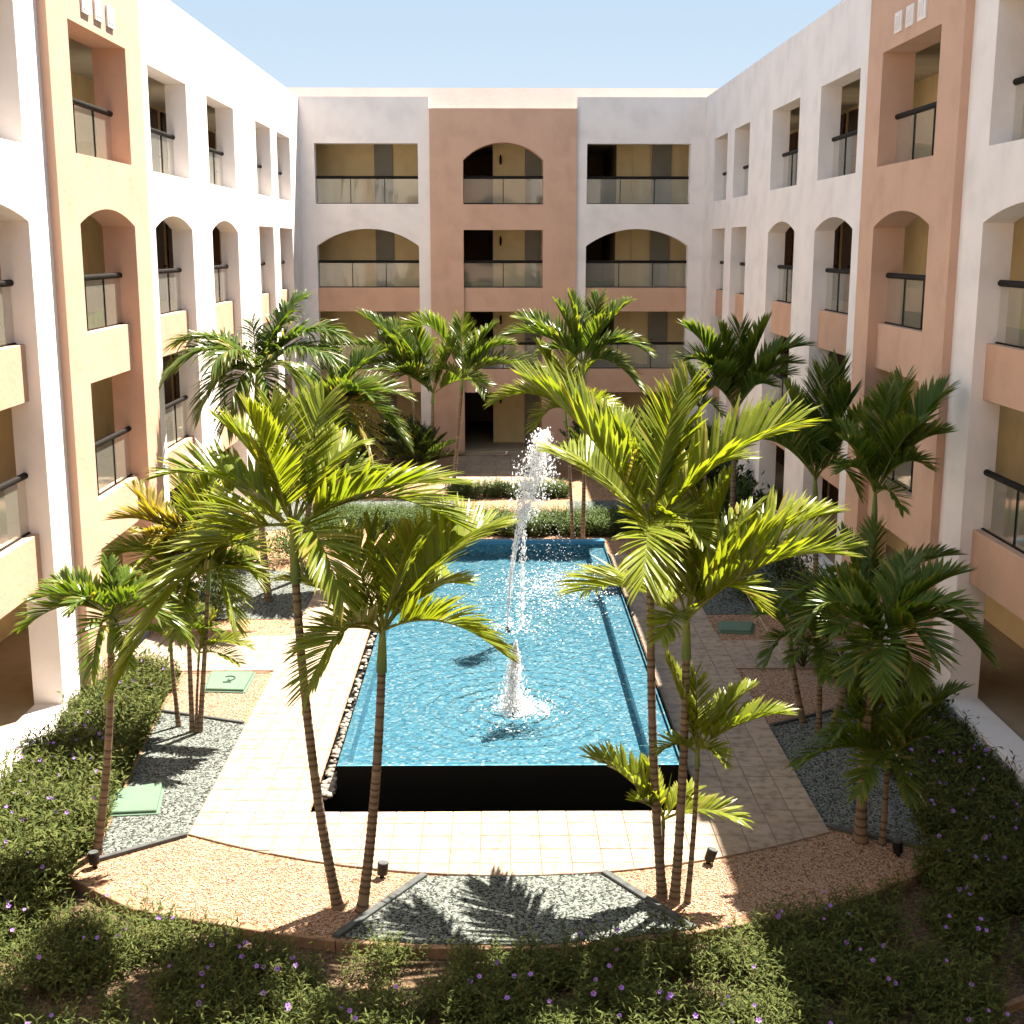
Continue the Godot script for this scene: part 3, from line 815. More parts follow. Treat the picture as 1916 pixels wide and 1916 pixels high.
func palm(tone: String, label: String, base: Vector3, mid: Vector3, crown: Vector3, r: float, sc: float, fronds: Array) -> void:
	var o := thing("palm_tree", label, "palm", base, "palms round the pool")
	var h := crown.y
	var shaft := clampf(0.13 * h, 0.15, 0.55)
	var ctl := (mid - base) * 2.0 - (crown - base) * 0.5
	var path := PackedVector3Array(); var rad := PackedFloat32Array(); var cols := PackedColorArray()
	var k := int(h / 0.032)
	var gap := rng.randi_range(3, 4)
	for i in k + 1:
		var t := float(i) / k * (1.0 - shaft / h)
		path.append(bez(Vector3.ZERO, ctl, crown - base, t))
		var ring := i % gap == 0 and rng.randf() < 0.85
		rad.append(r * (1.0 - 0.28 * t + 0.35 * exp(-t * h * 6.0)) * (1.07 if ring else rng.randf_range(0.97, 1.0)))
		var g := rng.randf_range(0.8, 1.2)
		var young := clampf((t - 0.55) * 1.6, 0, 1)
		var bark := Color(0.175, 0.13, 0.09).lerp(Color(0.16, 0.15, 0.075), young)
		cols.append(Color(0.085, 0.06, 0.042) if ring else Color(bark.r * g, bark.g * g, bark.b * g))
	var s := Shape.new()
	s.tube(path, rad, 9, cols)
	put("trunk", s.mesh(), M.bark, o)
	s = Shape.new()
	path = PackedVector3Array(); rad = PackedFloat32Array(); cols = PackedColorArray()
	for i in 9:
		var t := lerpf(1.0 - shaft / h - 0.01, 1.012, i / 8.0)
		path.append(bez(Vector3.ZERO, ctl, crown - base, t))
		rad.append(r * lerpf(0.98, 0.5, pow(i / 8.0, 1.5)))
		cols.append(Color(0.10, 0.16, 0.05).lerp(Color(0.20, 0.24, 0.06), i / 8.0))
	s.tube(path, rad, 9, cols)
	put("crownshaft", s.mesh(), M.bark, o)
	for i in fronds.size():
		var f: Array = fronds[i]
		var tip: Vector3 = f[0]
		var old := (tone in ["olive"] and i % 6 == 1) or (label.contains("yellowing") and i == 2)
		frond(o, tip - base, f[1], crown - base + Vector3(0, -0.02 * (i % 4), 0), sc, TONES[tone], old, 0.55 if label.contains("shaggy") else 0.06 + 0.14 * rng.randf())
	# the unopened spear in the heart of the crown
	s = Shape.new()
	s.col = TONES[tone][0]
	var lean := Vector3(rng.randf_range(-0.2, 0.2), 1, rng.randf_range(-0.2, 0.2)).normalized()
	s.tube(PackedVector3Array([crown - base, crown - base + lean * 0.35 * sc, crown - base + lean * 0.8 * sc]), PackedFloat32Array([0.02 * sc, 0.016 * sc, 0.002]), 5)
	put("spear_leaf", s.mesh(), M.frond, o)

func palms() -> void:
	palm("bright", "tall leaning front left palm whose big leaves fan out above the pool corner", Vector3(-1.97, 0.00, -14.67), Vector3(-2.25, 2.23, -14.67), Vector3(-2.37, 4.82, -14.67), 0.062, 1.00, [[Vector3(-2.61, 6.18, -14.97), 0.15], [Vector3(-2.06, 6.19, -15.27), 0.25], [Vector3(-3.70, 5.48, -14.47), 0.45], [Vector3(-0.57, 4.67, -15.67), 0.70], [Vector3(-4.11, 3.44, -13.67), 1.00], [Vector3(-3.20, 5.89, -15.27), 0.30], [Vector3(-1.79, 5.62, -15.57), 0.40], [Vector3(-3.58, 4.43, -15.67), 0.60], [Vector3(-1.36, 5.22, -15.37), 0.60], [Vector3(-1.71, 4.20, -13.77), 0.60], [Vector3(-0.61, 5.36, -14.47), 0.35], [Vector3(-2.74, 6.13, -14.37), 0.20]])
	palm("bright", "upright front left palm beside the leaning one, low leaves arching over the water", Vector3(-1.67, 0.00, -14.60), Vector3(-1.46, 1.78, -14.60), Vector3(-1.35, 3.58, -14.60), 0.065, 1.00, [[Vector3(-0.02, 3.48, -14.25), 0.45], [Vector3(-2.31, 3.39, -14.50), 0.30], [Vector3(-2.11, 3.18, -13.70), 0.75], [Vector3(-1.49, 4.79, -14.80), 0.12], [Vector3(-0.14, 4.53, -16.00), 0.40], [Vector3(-0.57, 3.79, -16.00), 0.35], [Vector3(-2.44, 4.12, -14.90), 0.30], [Vector3(-1.88, 4.52, -15.30), 0.25], [Vector3(-0.91, 4.54, -15.20), 0.20], [Vector3(-0.96, 4.83, -14.20), 0.20]])
	palm("bright", "tall front right palm with huge yellow green leaves and one hanging toward the viewer", Vector3(2.06, 0.00, -14.90), Vector3(1.88, 2.33, -14.90), Vector3(1.81, 4.76, -14.90), 0.060, 1.00, [[Vector3(0.47, 6.41, -14.70), 0.35], [Vector3(2.26, 6.36, -15.30), 0.12], [Vector3(3.38, 5.99, -14.70), 0.40], [Vector3(0.90, 5.34, -16.70), 0.30], [Vector3(1.56, 4.50, -13.40), 0.55], [Vector3(1.32, 5.98, -15.50), 0.30], [Vector3(2.90, 5.44, -15.60), 0.40], [Vector3(2.25, 4.81, -14.00), 0.40], [Vector3(1.98, 6.23, -14.50), 0.20]])
	palm("bright", "front right palm whose crown spreads just below the tallest one, wide leaf reaching right", Vector3(2.19, 0.00, -14.76), Vector3(2.25, 1.84, -14.76), Vector3(2.24, 3.69, -14.76), 0.060, 1.00, [[Vector3(2.39, 5.08, -15.06), 0.08], [Vector3(3.77, 4.61, -14.16), 0.45], [Vector3(3.78, 4.82, -15.06), 0.45], [Vector3(1.16, 3.53, -16.56), 0.45], [Vector3(3.19, 3.68, -15.36), 0.60], [Vector3(1.90, 4.58, -15.26), 0.20], [Vector3(1.84, 3.74, -13.86), 0.30], [Vector3(3.04, 4.83, -15.36), 0.20], [Vector3(2.63, 5.24, -14.56), 0.15]])
	palm("bright", "thin young palm with a spiky yellow green crown right of the front right pair", Vector3(2.35, 0.00, -14.76), Vector3(2.41, 1.14, -14.76), Vector3(2.42, 2.04, -14.76), 0.035, 0.75, [[Vector3(3.38, 2.56, -14.56), 0.18], [Vector3(2.06, 3.07, -14.86), 0.08], [Vector3(2.40, 2.91, -14.96), 0.06], [Vector3(1.97, 2.11, -14.56), 0.18], [Vector3(2.65, 2.04, -14.36), 0.12], [Vector3(3.07, 2.68, -15.06), 0.15]])
	palm("bright", "smallest front right palm, its low leaves in front of the dark pool wall", Vector3(2.05, 0.00, -15.01), Vector3(2.06, 0.52, -15.01), Vector3(2.06, 1.04, -15.01), 0.030, 0.70, [[Vector3(1.17, 1.86, -14.91), 0.22], [Vector3(1.82, 1.69, -15.11), 0.10], [Vector3(2.97, 1.10, -14.81), 0.25], [Vector3(2.49, 1.28, -15.31), 0.12], [Vector3(1.68, 1.38, -14.71), 0.10]])
	palm("mid", "slim palm with a dark green sheath at the far left edge of the grey gravel", Vector3(-5.38, 0.00, -16.13), Vector3(-5.12, 1.59, -16.13), Vector3(-4.98, 3.34, -16.13), 0.060, 0.90, [[Vector3(-6.06, 3.20, -16.13), 0.40], [Vector3(-4.13, 2.89, -16.53), 0.55], [Vector3(-5.01, 2.86, -15.33), 0.45], [Vector3(-5.76, 3.71, -16.43), 0.25], [Vector3(-4.81, 3.77, -16.53), 0.20], [Vector3(-4.31, 3.57, -16.33), 0.35], [Vector3(-5.27, 3.59, -15.53), 0.35], [Vector3(-5.08, 3.98, -16.43), 0.10], [Vector3(-5.76, 3.67, -15.73), 0.30], [Vector3(-4.28, 3.49, -15.63), 0.40], [Vector3(-4.62, 2.89, -15.53), 0.35]])
	palm("mid", "short palm leftmost of the clump beside the green lid", Vector3(-5.41, 0.00, -20.85), Vector3(-5.45, 0.76, -20.85), Vector3(-5.48, 1.56, -20.85), 0.040, 0.80, [[Vector3(-6.11, 1.67, -20.65), 0.25], [Vector3(-4.91, 2.01, -21.05), 0.20], [Vector3(-5.64, 2.52, -21.05), 0.10], [Vector3(-4.67, 1.79, -20.55), 0.25], [Vector3(-5.99, 2.26, -21.15), 0.20]])
	palm("olive", "clump palm beside the green lid with leaves sweeping left across the orange tower", Vector3(-5.12, 0.00, -20.61), Vector3(-5.11, 1.22, -20.61), Vector3(-5.08, 2.64, -20.61), 0.045, 1.00, [[Vector3(-6.23, 3.07, -20.31), 0.55], [Vector3(-5.92, 4.01, -20.91), 0.25], [Vector3(-4.44, 3.69, -20.91), 0.25], [Vector3(-3.89, 2.78, -20.41), 0.40], [Vector3(-5.08, 1.96, -19.71), 0.40], [Vector3(-5.48, 3.67, -21.01), 0.15], [Vector3(-6.13, 2.37, -20.11), 0.50], [Vector3(-5.57, 3.54, -20.01), 0.40], [Vector3(-4.61, 4.32, -20.41), 0.15], [Vector3(-5.34, 2.86, -19.61), 0.50], [Vector3(-4.06, 3.45, -20.01), 0.35]])
	palm("olive", "tallest palm of the clump beside the green lid", Vector3(-5.00, 0.00, -20.60), Vector3(-4.86, 1.31, -20.60), Vector3(-4.70, 2.95, -20.60), 0.045, 1.00, [[Vector3(-5.20, 4.27, -20.90), 0.15], [Vector3(-6.04, 3.69, -20.50), 0.45], [Vector3(-3.93, 3.64, -20.50), 0.30], [Vector3(-3.85, 2.67, -20.30), 0.45], [Vector3(-4.16, 2.15, -19.80), 0.40], [Vector3(-4.68, 4.28, -21.10), 0.10], [Vector3(-5.12, 2.40, -20.00), 0.40], [Vector3(-5.30, 3.47, -19.90), 0.45], [Vector3(-4.17, 4.34, -20.30), 0.20], [Vector3(-5.60, 3.09, -19.70), 0.55], [Vector3(-3.78, 3.32, -19.80), 0.40]])
	palm("bright", "knee high palmlet with yellow green leaves low in the clump by the lid", Vector3(-5.05, 0.00, -20.56), Vector3(-5.00, 0.72, -20.56), Vector3(-4.93, 1.47, -20.56), 0.025, 0.70, [[Vector3(-4.07, 1.59, -20.36), 0.20], [Vector3(-5.36, 1.73, -20.46), 0.15], [Vector3(-4.71, 2.00, -20.76), 0.06], [Vector3(-4.22, 1.37, -20.16), 0.15]])
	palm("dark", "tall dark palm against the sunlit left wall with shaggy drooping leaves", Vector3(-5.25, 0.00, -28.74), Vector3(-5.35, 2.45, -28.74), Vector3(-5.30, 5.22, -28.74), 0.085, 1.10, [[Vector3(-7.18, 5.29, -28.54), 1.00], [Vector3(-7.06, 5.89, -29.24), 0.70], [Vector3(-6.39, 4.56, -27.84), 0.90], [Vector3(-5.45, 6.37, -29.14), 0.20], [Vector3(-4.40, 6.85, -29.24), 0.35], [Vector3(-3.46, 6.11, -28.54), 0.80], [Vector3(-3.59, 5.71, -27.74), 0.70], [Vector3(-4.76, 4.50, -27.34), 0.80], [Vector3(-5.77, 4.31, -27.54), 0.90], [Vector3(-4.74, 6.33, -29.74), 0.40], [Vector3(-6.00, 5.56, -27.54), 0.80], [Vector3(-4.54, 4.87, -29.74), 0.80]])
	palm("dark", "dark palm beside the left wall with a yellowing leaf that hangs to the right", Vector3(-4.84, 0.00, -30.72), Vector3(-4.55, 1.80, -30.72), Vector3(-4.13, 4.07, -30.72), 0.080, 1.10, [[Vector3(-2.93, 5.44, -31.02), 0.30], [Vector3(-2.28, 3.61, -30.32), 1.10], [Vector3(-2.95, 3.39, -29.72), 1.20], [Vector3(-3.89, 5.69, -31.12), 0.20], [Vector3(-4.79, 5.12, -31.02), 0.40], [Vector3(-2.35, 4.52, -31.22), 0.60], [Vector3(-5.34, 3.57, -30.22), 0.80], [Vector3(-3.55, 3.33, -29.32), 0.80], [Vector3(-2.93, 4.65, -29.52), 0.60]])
	palm("mid", "middle palm of the group left of the garden entrance, crown before the white pier", Vector3(-2.36, 0.00, -45.91), Vector3(-2.32, 1.45, -45.91), Vector3(-2.28, 2.89, -45.91), 0.070, 1.10, [[Vector3(-5.01, 4.60, -45.71), 0.80], [Vector3(-4.67, 5.60, -46.11), 0.60], [Vector3(-2.88, 5.08, -45.41), 0.40], [Vector3(-0.48, 3.24, -45.61), 0.60], [Vector3(-3.73, 5.19, -46.71), 0.50], [Vector3(-1.14, 5.02, -46.41), 0.40], [Vector3(-3.69, 3.67, -44.71), 0.70], [Vector3(-1.50, 4.71, -45.51), 0.30], [Vector3(-4.45, 3.82, -45.01), 0.60]])
	palm("mid", "palm with a slightly bent trunk nearest the garden entrance, long leaf reaching right", Vector3(-1.49, 0.00, -43.07), Vector3(-1.30, 2.04, -43.07), Vector3(-1.16, 3.68, -43.07), 0.070, 1.10, [[Vector3(1.37, 3.90, -42.67), 0.80], [Vector3(0.31, 4.78, -43.27), 0.60], [Vector3(-2.93, 5.19, -43.27), 1.70], [Vector3(-1.20, 5.60, -42.87), 0.20], [Vector3(-0.18, 5.27, -43.87), 0.40], [Vector3(-0.44, 3.31, -42.07), 0.50], [Vector3(-2.28, 3.88, -42.47), 0.50]])
	palm("mid", "thin pale trunked palm leftmost of the group left of the garden entrance", Vector3(-2.76, 0.00, -45.91), Vector3(-2.94, 1.84, -45.91), Vector3(-3.13, 3.55, -45.91), 0.055, 0.90, [[Vector3(-4.75, 3.84, -45.81), 0.50], [Vector3(-4.07, 4.85, -46.21), 0.30], [Vector3(-2.28, 4.66, -46.21), 0.30], [Vector3(-2.44, 3.14, -45.31), 0.40], [Vector3(-3.94, 2.86, -45.31), 0.40]])
	palm("mid", "palm behind the pool right of the fountain jet, crown high before the second storey", Vector3(2.36, 0.00, -35.07), Vector3(2.38, 2.40, -35.07), Vector3(2.31, 4.89, -35.07), 0.060, 1.00, [[Vector3(0.45, 5.69, -34.87), 0.60], [Vector3(1.98, 6.59, -35.27), 0.15], [Vector3(1.66, 6.37, -35.47), 0.20], [Vector3(3.43, 6.42, -35.27), 0.35], [Vector3(3.93, 5.27, -34.77), 0.75], [Vector3(3.71, 4.39, -34.27), 0.70], [Vector3(1.24, 5.13, -35.67), 0.50], [Vector3(2.76, 6.58, -35.67), 0.20], [Vector3(2.83, 6.06, -34.57), 0.20], [Vector3(0.73, 6.00, -35.67), 0.30]])
	palm("bright", "yellow green palm behind the pool just left of the taller one by the jet", Vector3(2.10, 0.00, -35.21), Vector3(2.00, 1.79, -35.21), Vector3(1.86, 3.64, -35.21), 0.050, 1.00, [[Vector3(0.02, 3.89, -34.91), 0.60], [Vector3(1.16, 5.29, -35.41), 0.20], [Vector3(2.63, 4.85, -35.51), 0.20], [Vector3(3.32, 3.61, -34.81), 0.50], [Vector3(1.90, 5.42, -35.61), 0.10], [Vector3(0.99, 3.24, -34.41), 0.50]])
	palm("mid", "palm before the right wall corner with a dense bright heart and dark outer leaves", Vector3(5.72, 0.00, -30.79), Vector3(5.71, 2.17, -30.79), Vector3(5.70, 4.18, -30.79), 0.075, 1.10, [[Vector3(4.58, 6.03, -30.69), 0.50], [Vector3(6.38, 6.11, -30.99), 0.25], [Vector3(7.12, 5.69, -30.59), 0.70], [Vector3(4.91, 5.23, -29.79), 0.50], [Vector3(4.50, 5.40, -30.39), 0.70], [Vector3(5.84, 6.06, -31.29), 0.20], [Vector3(6.33, 4.84, -29.99), 0.50], [Vector3(7.00, 4.96, -31.39), 0.60], [Vector3(5.27, 5.97, -30.59), 0.20], [Vector3(6.85, 5.32, -30.19), 0.60], [Vector3(4.71, 4.84, -29.99), 0.50]])
	palm("mid", "small dark palm left of the dense one before the right wall corner", Vector3(5.32, 0.00, -30.64), Vector3(5.04, 2.20, -30.64), Vector3(4.80, 4.27, -30.64), 0.050, 0.90, [[Vector3(4.18, 4.61, -30.44), 0.35], [Vector3(4.51, 5.20, -30.84), 0.15], [Vector3(5.29, 4.82, -30.84), 0.25], [Vector3(5.26, 4.14, -30.14), 0.40], [Vector3(4.24, 3.96, -30.04), 0.40]])
	palm("mid", "slim dark crowned palm left of its twin before the orange right tower", Vector3(6.73, 0.00, -26.13), Vector3(6.62, 1.69, -26.13), Vector3(6.53, 3.33, -26.13), 0.062, 1.00, [[Vector3(5.06, 4.15, -25.83), 0.60], [Vector3(5.97, 5.05, -26.43), 0.20], [Vector3(6.64, 5.44, -26.43), 0.10], [Vector3(7.56, 5.02, -25.13), 0.40], [Vector3(7.19, 3.22, -25.33), 0.80], [Vector3(5.83, 4.63, -26.73), 0.40], [Vector3(6.99, 5.10, -25.53), 0.30], [Vector3(5.96, 4.52, -25.13), 0.40], [Vector3(5.31, 4.46, -25.53), 0.40], [Vector3(7.06, 5.52, -26.73), 0.15], [Vector3(6.65, 3.97, -25.23), 0.40]])
	palm("mid", "slim dark palm before the right tower, one leaf raised high to the right", Vector3(6.60, 0.00, -21.52), Vector3(6.48, 2.04, -21.52), Vector3(6.41, 3.92, -21.52), 0.055, 1.00, [[Vector3(7.43, 5.60, -21.52), 0.25], [Vector3(7.33, 4.95, -21.22), 0.45], [Vector3(6.20, 5.08, -21.72), 0.15], [Vector3(6.78, 5.13, -20.72), 0.40], [Vector3(5.71, 4.36, -21.12), 0.40], [Vector3(6.96, 5.67, -22.12), 0.20], [Vector3(6.66, 3.78, -20.82), 0.35], [Vector3(5.92, 4.95, -22.02), 0.30], [Vector3(6.43, 5.59, -21.22), 0.15], [Vector3(7.02, 4.48, -20.92), 0.50], [Vector3(5.77, 4.84, -20.92), 0.30]])
	palm("mid", "slanting palm in the shaded right bed with two sunlit leaves pointing left", Vector3(5.60, 0.00, -20.51), Vector3(5.86, 1.13, -20.51), Vector3(6.06, 2.23, -20.51), 0.055, 0.95, [[Vector3(4.77, 2.45, -20.31), 0.45], [Vector3(4.83, 2.06, -19.71), 0.60], [Vector3(5.71, 3.31, -20.81), 0.15], [Vector3(7.29, 3.07, -20.41), 0.35], [Vector3(6.28, 3.45, -20.91), 0.10], [Vector3(6.89, 2.74, -21.01), 0.20], [Vector3(5.66, 2.62, -21.11), 0.30]])
	palm("mid", "tall dark trunked right palm, one great leaf arching toward the right edge", Vector3(4.98, 0.00, -16.41), Vector3(4.96, 1.52, -16.41), Vector3(5.07, 2.94, -16.41), 0.075, 1.00, [[Vector3(6.34, 2.82, -16.21), 0.75], [Vector3(5.33, 2.59, -15.51), 0.55], [Vector3(6.13, 3.70, -16.71), 0.30], [Vector3(4.28, 3.20, -15.81), 0.40], [Vector3(5.39, 3.04, -15.21), 0.50], [Vector3(5.61, 3.79, -17.11), 0.20], [Vector3(4.47, 2.63, -15.61), 0.40], [Vector3(4.68, 3.70, -16.61), 0.20], [Vector3(5.87, 3.51, -15.71), 0.40], [Vector3(4.76, 2.62, -15.21), 0.50], [Vector3(4.23, 3.44, -16.21), 0.40]])
	palm("mid", "half height dark palm in front of the tall trunk in the right bed", Vector3(4.93, 0.00, -16.48), Vector3(4.95, 0.88, -16.48), Vector3(4.97, 1.76, -16.48), 0.045, 0.80, [[Vector3(4.42, 2.42, -16.38), 0.20], [Vector3(4.83, 2.49, -16.68), 0.08], [Vector3(5.26, 2.10, -16.38), 0.15], [Vector3(4.40, 1.69, -15.98), 0.30], [Vector3(5.34, 1.72, -16.08), 0.30]])
	palm("mid", "low wide palm in the right bed, frontmost of the group by the kerb", Vector3(5.24, 0.00, -16.34), Vector3(5.25, 0.62, -16.34), Vector3(5.24, 1.26, -16.34), 0.045, 0.90, [[Vector3(6.14, 2.15, -16.44), 0.25], [Vector3(5.75, 2.15, -16.64), 0.10], [Vector3(4.05, 1.34, -16.04), 0.40], [Vector3(4.49, 1.58, -16.44), 0.30], [Vector3(5.29, 1.06, -15.54), 0.30], [Vector3(4.63, 1.18, -15.44), 0.35], [Vector3(5.87, 1.70, -15.94), 0.30], [Vector3(5.46, 2.11, -15.84), 0.20], [Vector3(4.75, 1.93, -16.54), 0.15]])
	palm("mid", "low palm with a dark curved trunk at the left of the right bed", Vector3(5.24, 0.00, -20.96), Vector3(5.04, 0.88, -20.96), Vector3(4.94, 1.55, -20.96), 0.050, 0.80, [[Vector3(4.36, 1.98, -20.76), 0.30], [Vector3(4.72, 2.21, -21.26), 0.10], [Vector3(5.34, 2.14, -21.16), 0.15], [Vector3(5.32, 1.48, -20.56), 0.30], [Vector3(4.39, 1.27, -20.36), 0.30]])
	palm("mid", "dark low palm between the curved trunk and the slanting one in the right bed", Vector3(5.39, 0.00, -20.51), Vector3(5.37, 0.75, -20.51), Vector3(5.33, 1.55, -20.51), 0.050, 0.85, [[Vector3(4.50, 2.26, -20.41), 0.30], [Vector3(4.95, 2.41, -20.71), 0.10], [Vector3(5.80, 2.27, -20.71), 0.20], [Vector3(4.74, 1.39, -20.01), 0.35], [Vector3(5.84, 1.59, -20.21), 0.35], [Vector3(5.25, 1.22, -19.71), 0.30]])

# ---------------------------------------------------------------- low plants
func blade(s: Shape, p: Vector3, d: Vector3, l: float, wd: float, droop: float) -> void:
	var flat := d.cross(Vector3.UP)
	if flat.length() < 0.1: flat = Vector3.RIGHT
	flat = flat.normalized().rotated(d, rng.randf_range(-0.6, 0.6)) * wd
	var m := p + d * l * 0.5 + Vector3.DOWN * droop * l * 0.2 + Vector3.DOWN * wd * 0.25
	var t := p + d * l + Vector3.DOWN * droop * l
	s.tri(p, m + flat, m); s.tri(p, m - flat, m)
	s.tri(m + flat, t, m); s.tri(m - flat, t, m)

func stem_plant(stems: int, high: float, a: Color, b: Color, leaf := 0.19, wide := 0.0125) -> ArrayMesh:
	var s := Shape.new()
	for i in stems:
		var an := rng.randf() * TAU; var d0 := rng.randf_range(0.0, 0.16)
		var p := Vector3(cos(an) * d0, 0, sin(an) * d0)
		var lean := Vector3(cos(an) * rng.randf_range(0.1, 0.5), 1, sin(an) * rng.randf_range(0.1, 0.5)).normalized()
		var h := high * rng.randf_range(0.55, 1.1)
		s.col = a.lerp(Color(0.14, 0.10, 0.05), 0.5)
		s.tube(PackedVector3Array([p, p + lean * h]), PackedFloat32Array([0.005, 0.003]), 3, PackedColorArray(), false)
		var k := int(h / 0.07)
		for j in range(1, k + 1):
			var q := p + lean * h * j / k
			var th := j * 1.9 + an
			for e in [0.0, PI]:
				s.col = a.lerp(b, rng.randf())
				var d := Vector3(cos(th + e), rng.randf_range(0.3, 1.3), sin(th + e)).normalized()
				blade(s, q, d, leaf * rng.randf_range(0.7, 1.15) * (1.0 - 0.3 * j / k), wide * rng.randf_range(0.8, 1.3), rng.randf_range(0.1, 0.5))
	return s.mesh()

func flower_mesh() -> ArrayMesh:
	var s := Shape.new()
	for i in 5:
		var a := TAU * i / 5; var b := TAU * (i + 0.5) / 5; var c := TAU * (i + 1.0) / 5
		s.col = Color(0.24, 0.10, 0.50)
		s.tri(Vector3(0, -0.02, 0), Vector3(cos(a) * 0.012, 0.012, sin(a) * 0.012), Vector3(cos(c) * 0.012, 0.012, sin(c) * 0.012))
		s.col = Color(0.36, 0.19, 0.68)
		s.quad(Vector3(cos(a) * 0.012, 0.012, sin(a) * 0.012), Vector3(cos(a + 0.12) * 0.035, 0.022, sin(a + 0.12) * 0.035), Vector3(cos(b) * 0.042, 0.018, sin(b) * 0.042), Vector3(cos(c) * 0.012, 0.012, sin(c) * 0.012))
		s.tri(Vector3(cos(b) * 0.042, 0.018, sin(b) * 0.042), Vector3(cos(c - 0.12) * 0.035, 0.022, sin(c - 0.12) * 0.035), Vector3(cos(c) * 0.012, 0.012, sin(c) * 0.012))
	return s.mesh()

func flower_beds() -> void:
	var f := FastNoiseLite.new()
	f.seed = 77; f.frequency = 0.55; f.fractal_octaves = 2
	var bloom := flower_mesh()
	var kinds := []
	for i in 6: kinds.append(stem_plant(8 if i < 4 else 4, [0.46, 0.52, 0.40, 0.56, 0.5, 0.42][i], Color(0.12, 0.14, 0.04), Color(0.034, 0.052, 0.016)))
	for bed in [["leafy bed of purple flowered stems along the sunlit left wing", 0], ["flowering ground cover across the foreground with bare earth showing through", 1], ["dark flowering bed in the shade along the right wing", 2]]:
		var o := thing("flower_bed", bed[0], "flower bed")
		o.set_meta("kind", "stuff")
		var sets := [[], [], [], [], [], []]; var flowers := []
		var tries: int = [1800, 4200, 1900][bed[1]]
		for i in tries:
			var p := Vector2()
			match bed[1]:
				0: p = Vector2(rng.randf_range(-7.25, -4.9), rng.randf_range(-23.5, -14.6))
				1: p = Vector2(rng.randf_range(-7.0, 7.4), rng.randf_range(-15.2, -10.6))
				2: p = Vector2(rng.randf_range(5.0, 7.65), rng.randf_range(-23.5, -14.6))
			if bed[1] != 1 and absf(p.x) < 5.0 + (0.6 if p.y > -15.6 else 0.0): continue
			if bed[1] == 1 and absf(p.x) > 5.2 and p.y < -14.6: continue
			var deep := in_court(p)
			if deep > (-0.16 if bed[1] == 0 else 0.0): continue
			var dens := f.get_noise_2d(p.x, p.y)
			var scale_ := rng.randf_range(0.75, 1.15)
			if bed[1] == 1:
				if dens < -0.12 and rng.randf() < 0.85: continue
				if deep > -0.5 and rng.randf() < 0.45: continue
				if p.x > 5.2 and p.y > -12.9 and p.y - (-12.3) > -(p.x - 4.9) * 0.45: continue
				scale_ *= 0.8
			elif bed[1] == 0: scale_ *= 1.12
			var thin: bool = bed[1] == 1 and deep > -0.25
			var k: int = 4 + i % 2 if thin else i % 4
			var b := Basis(Vector3.UP, rng.randf() * TAU).scaled(Vector3(scale_, scale_ * rng.randf_range(0.85, 1.15), scale_))
			sets[k].append(Transform3D(b, Vector3(p.x, -0.12, p.y)))
			if rng.randf() < 0.085:
				var fs := rng.randf_range(0.45, 0.85)
				var fb := Basis(Vector3.UP, rng.randf() * TAU).rotated(Vector3.RIGHT, rng.randf_range(0.3, 1.3)).scaled(Vector3.ONE * fs)
				flowers.append(Transform3D(fb, Vector3(p.x + rng.randf_range(-0.1, 0.1), -0.12 + 0.5 * scale_ + rng.randf_range(-0.03, 0.06), p.y + rng.randf_range(-0.1, 0.1))))
		for k in 6:
			if sets[k].size(): many("leafy_stems", kinds[k], M.leaf, sets[k], o)
		many("purple_flowers", bloom, M.petal, flowers, o)

func in_court(p: Vector2) -> float:   # how far inside the gravel court, negative outside
	var d := 1e9
	for i in court.size():
		var q := Geometry2D.get_closest_point_to_segment(p, court[i], court[(i + 1) % court.size()])
		d = minf(d, q.distance_to(p))
	return d if Geometry2D.is_point_in_polygon(p, court) else -d

func shrub(label: String, at: Vector3, size: Vector3, a: Color, b: Color, leaf := 0.12, wide := 0.022) -> void:
	var o := thing("shrub", label, "shrub", at, "shrubs in the beds")
	var s := Shape.new()
	s.col = Color(0.09, 0.06, 0.035)
	var tips := []
	for i in 14:
		var d := Vector3(rng.randfn(0, 0.5), rng.randf_range(0.5, 1.0), rng.randfn(0, 0.5)).normalized()
		var e := d * size * rng.randf_range(0.75, 1.0)
		s.tube(PackedVector3Array([Vector3.ZERO, e * 0.5 + Vector3(0, 0.05, 0), e]), PackedFloat32Array([0.014, 0.009, 0.004]), 4, PackedColorArray(), false)
		tips.append(e)
	put("branches", s.mesh(), M.bark, o)
	s = Shape.new()
	var count := int(900 * clampf(size.x * size.y * 1.3, 0.35, 1.6))
	for i in count:
		var e: Vector3 = tips[rng.randi() % tips.size()]
		var p := e * rng.randf_range(0.35, 1.02) + Vector3(rng.randfn(0, 0.16), rng.randfn(0, 0.10), rng.randfn(0, 0.16)) * size
		if p.y < 0.03: p.y = rng.randf_range(0.03, 0.2)
		s.col = a.lerp(b, rng.randf())
		var d := (p.normalized() + Vector3(rng.randfn(0, 0.6), rng.randf_range(0.0, 0.6), rng.randfn(0, 0.6))).normalized()
		blade(s, p, d, leaf * rng.randf_range(0.7, 1.3), wide * rng.randf_range(0.8, 1.3), rng.randf_range(0.0, 0.4))
	put("foliage", s.mesh(), M.leaf, o)

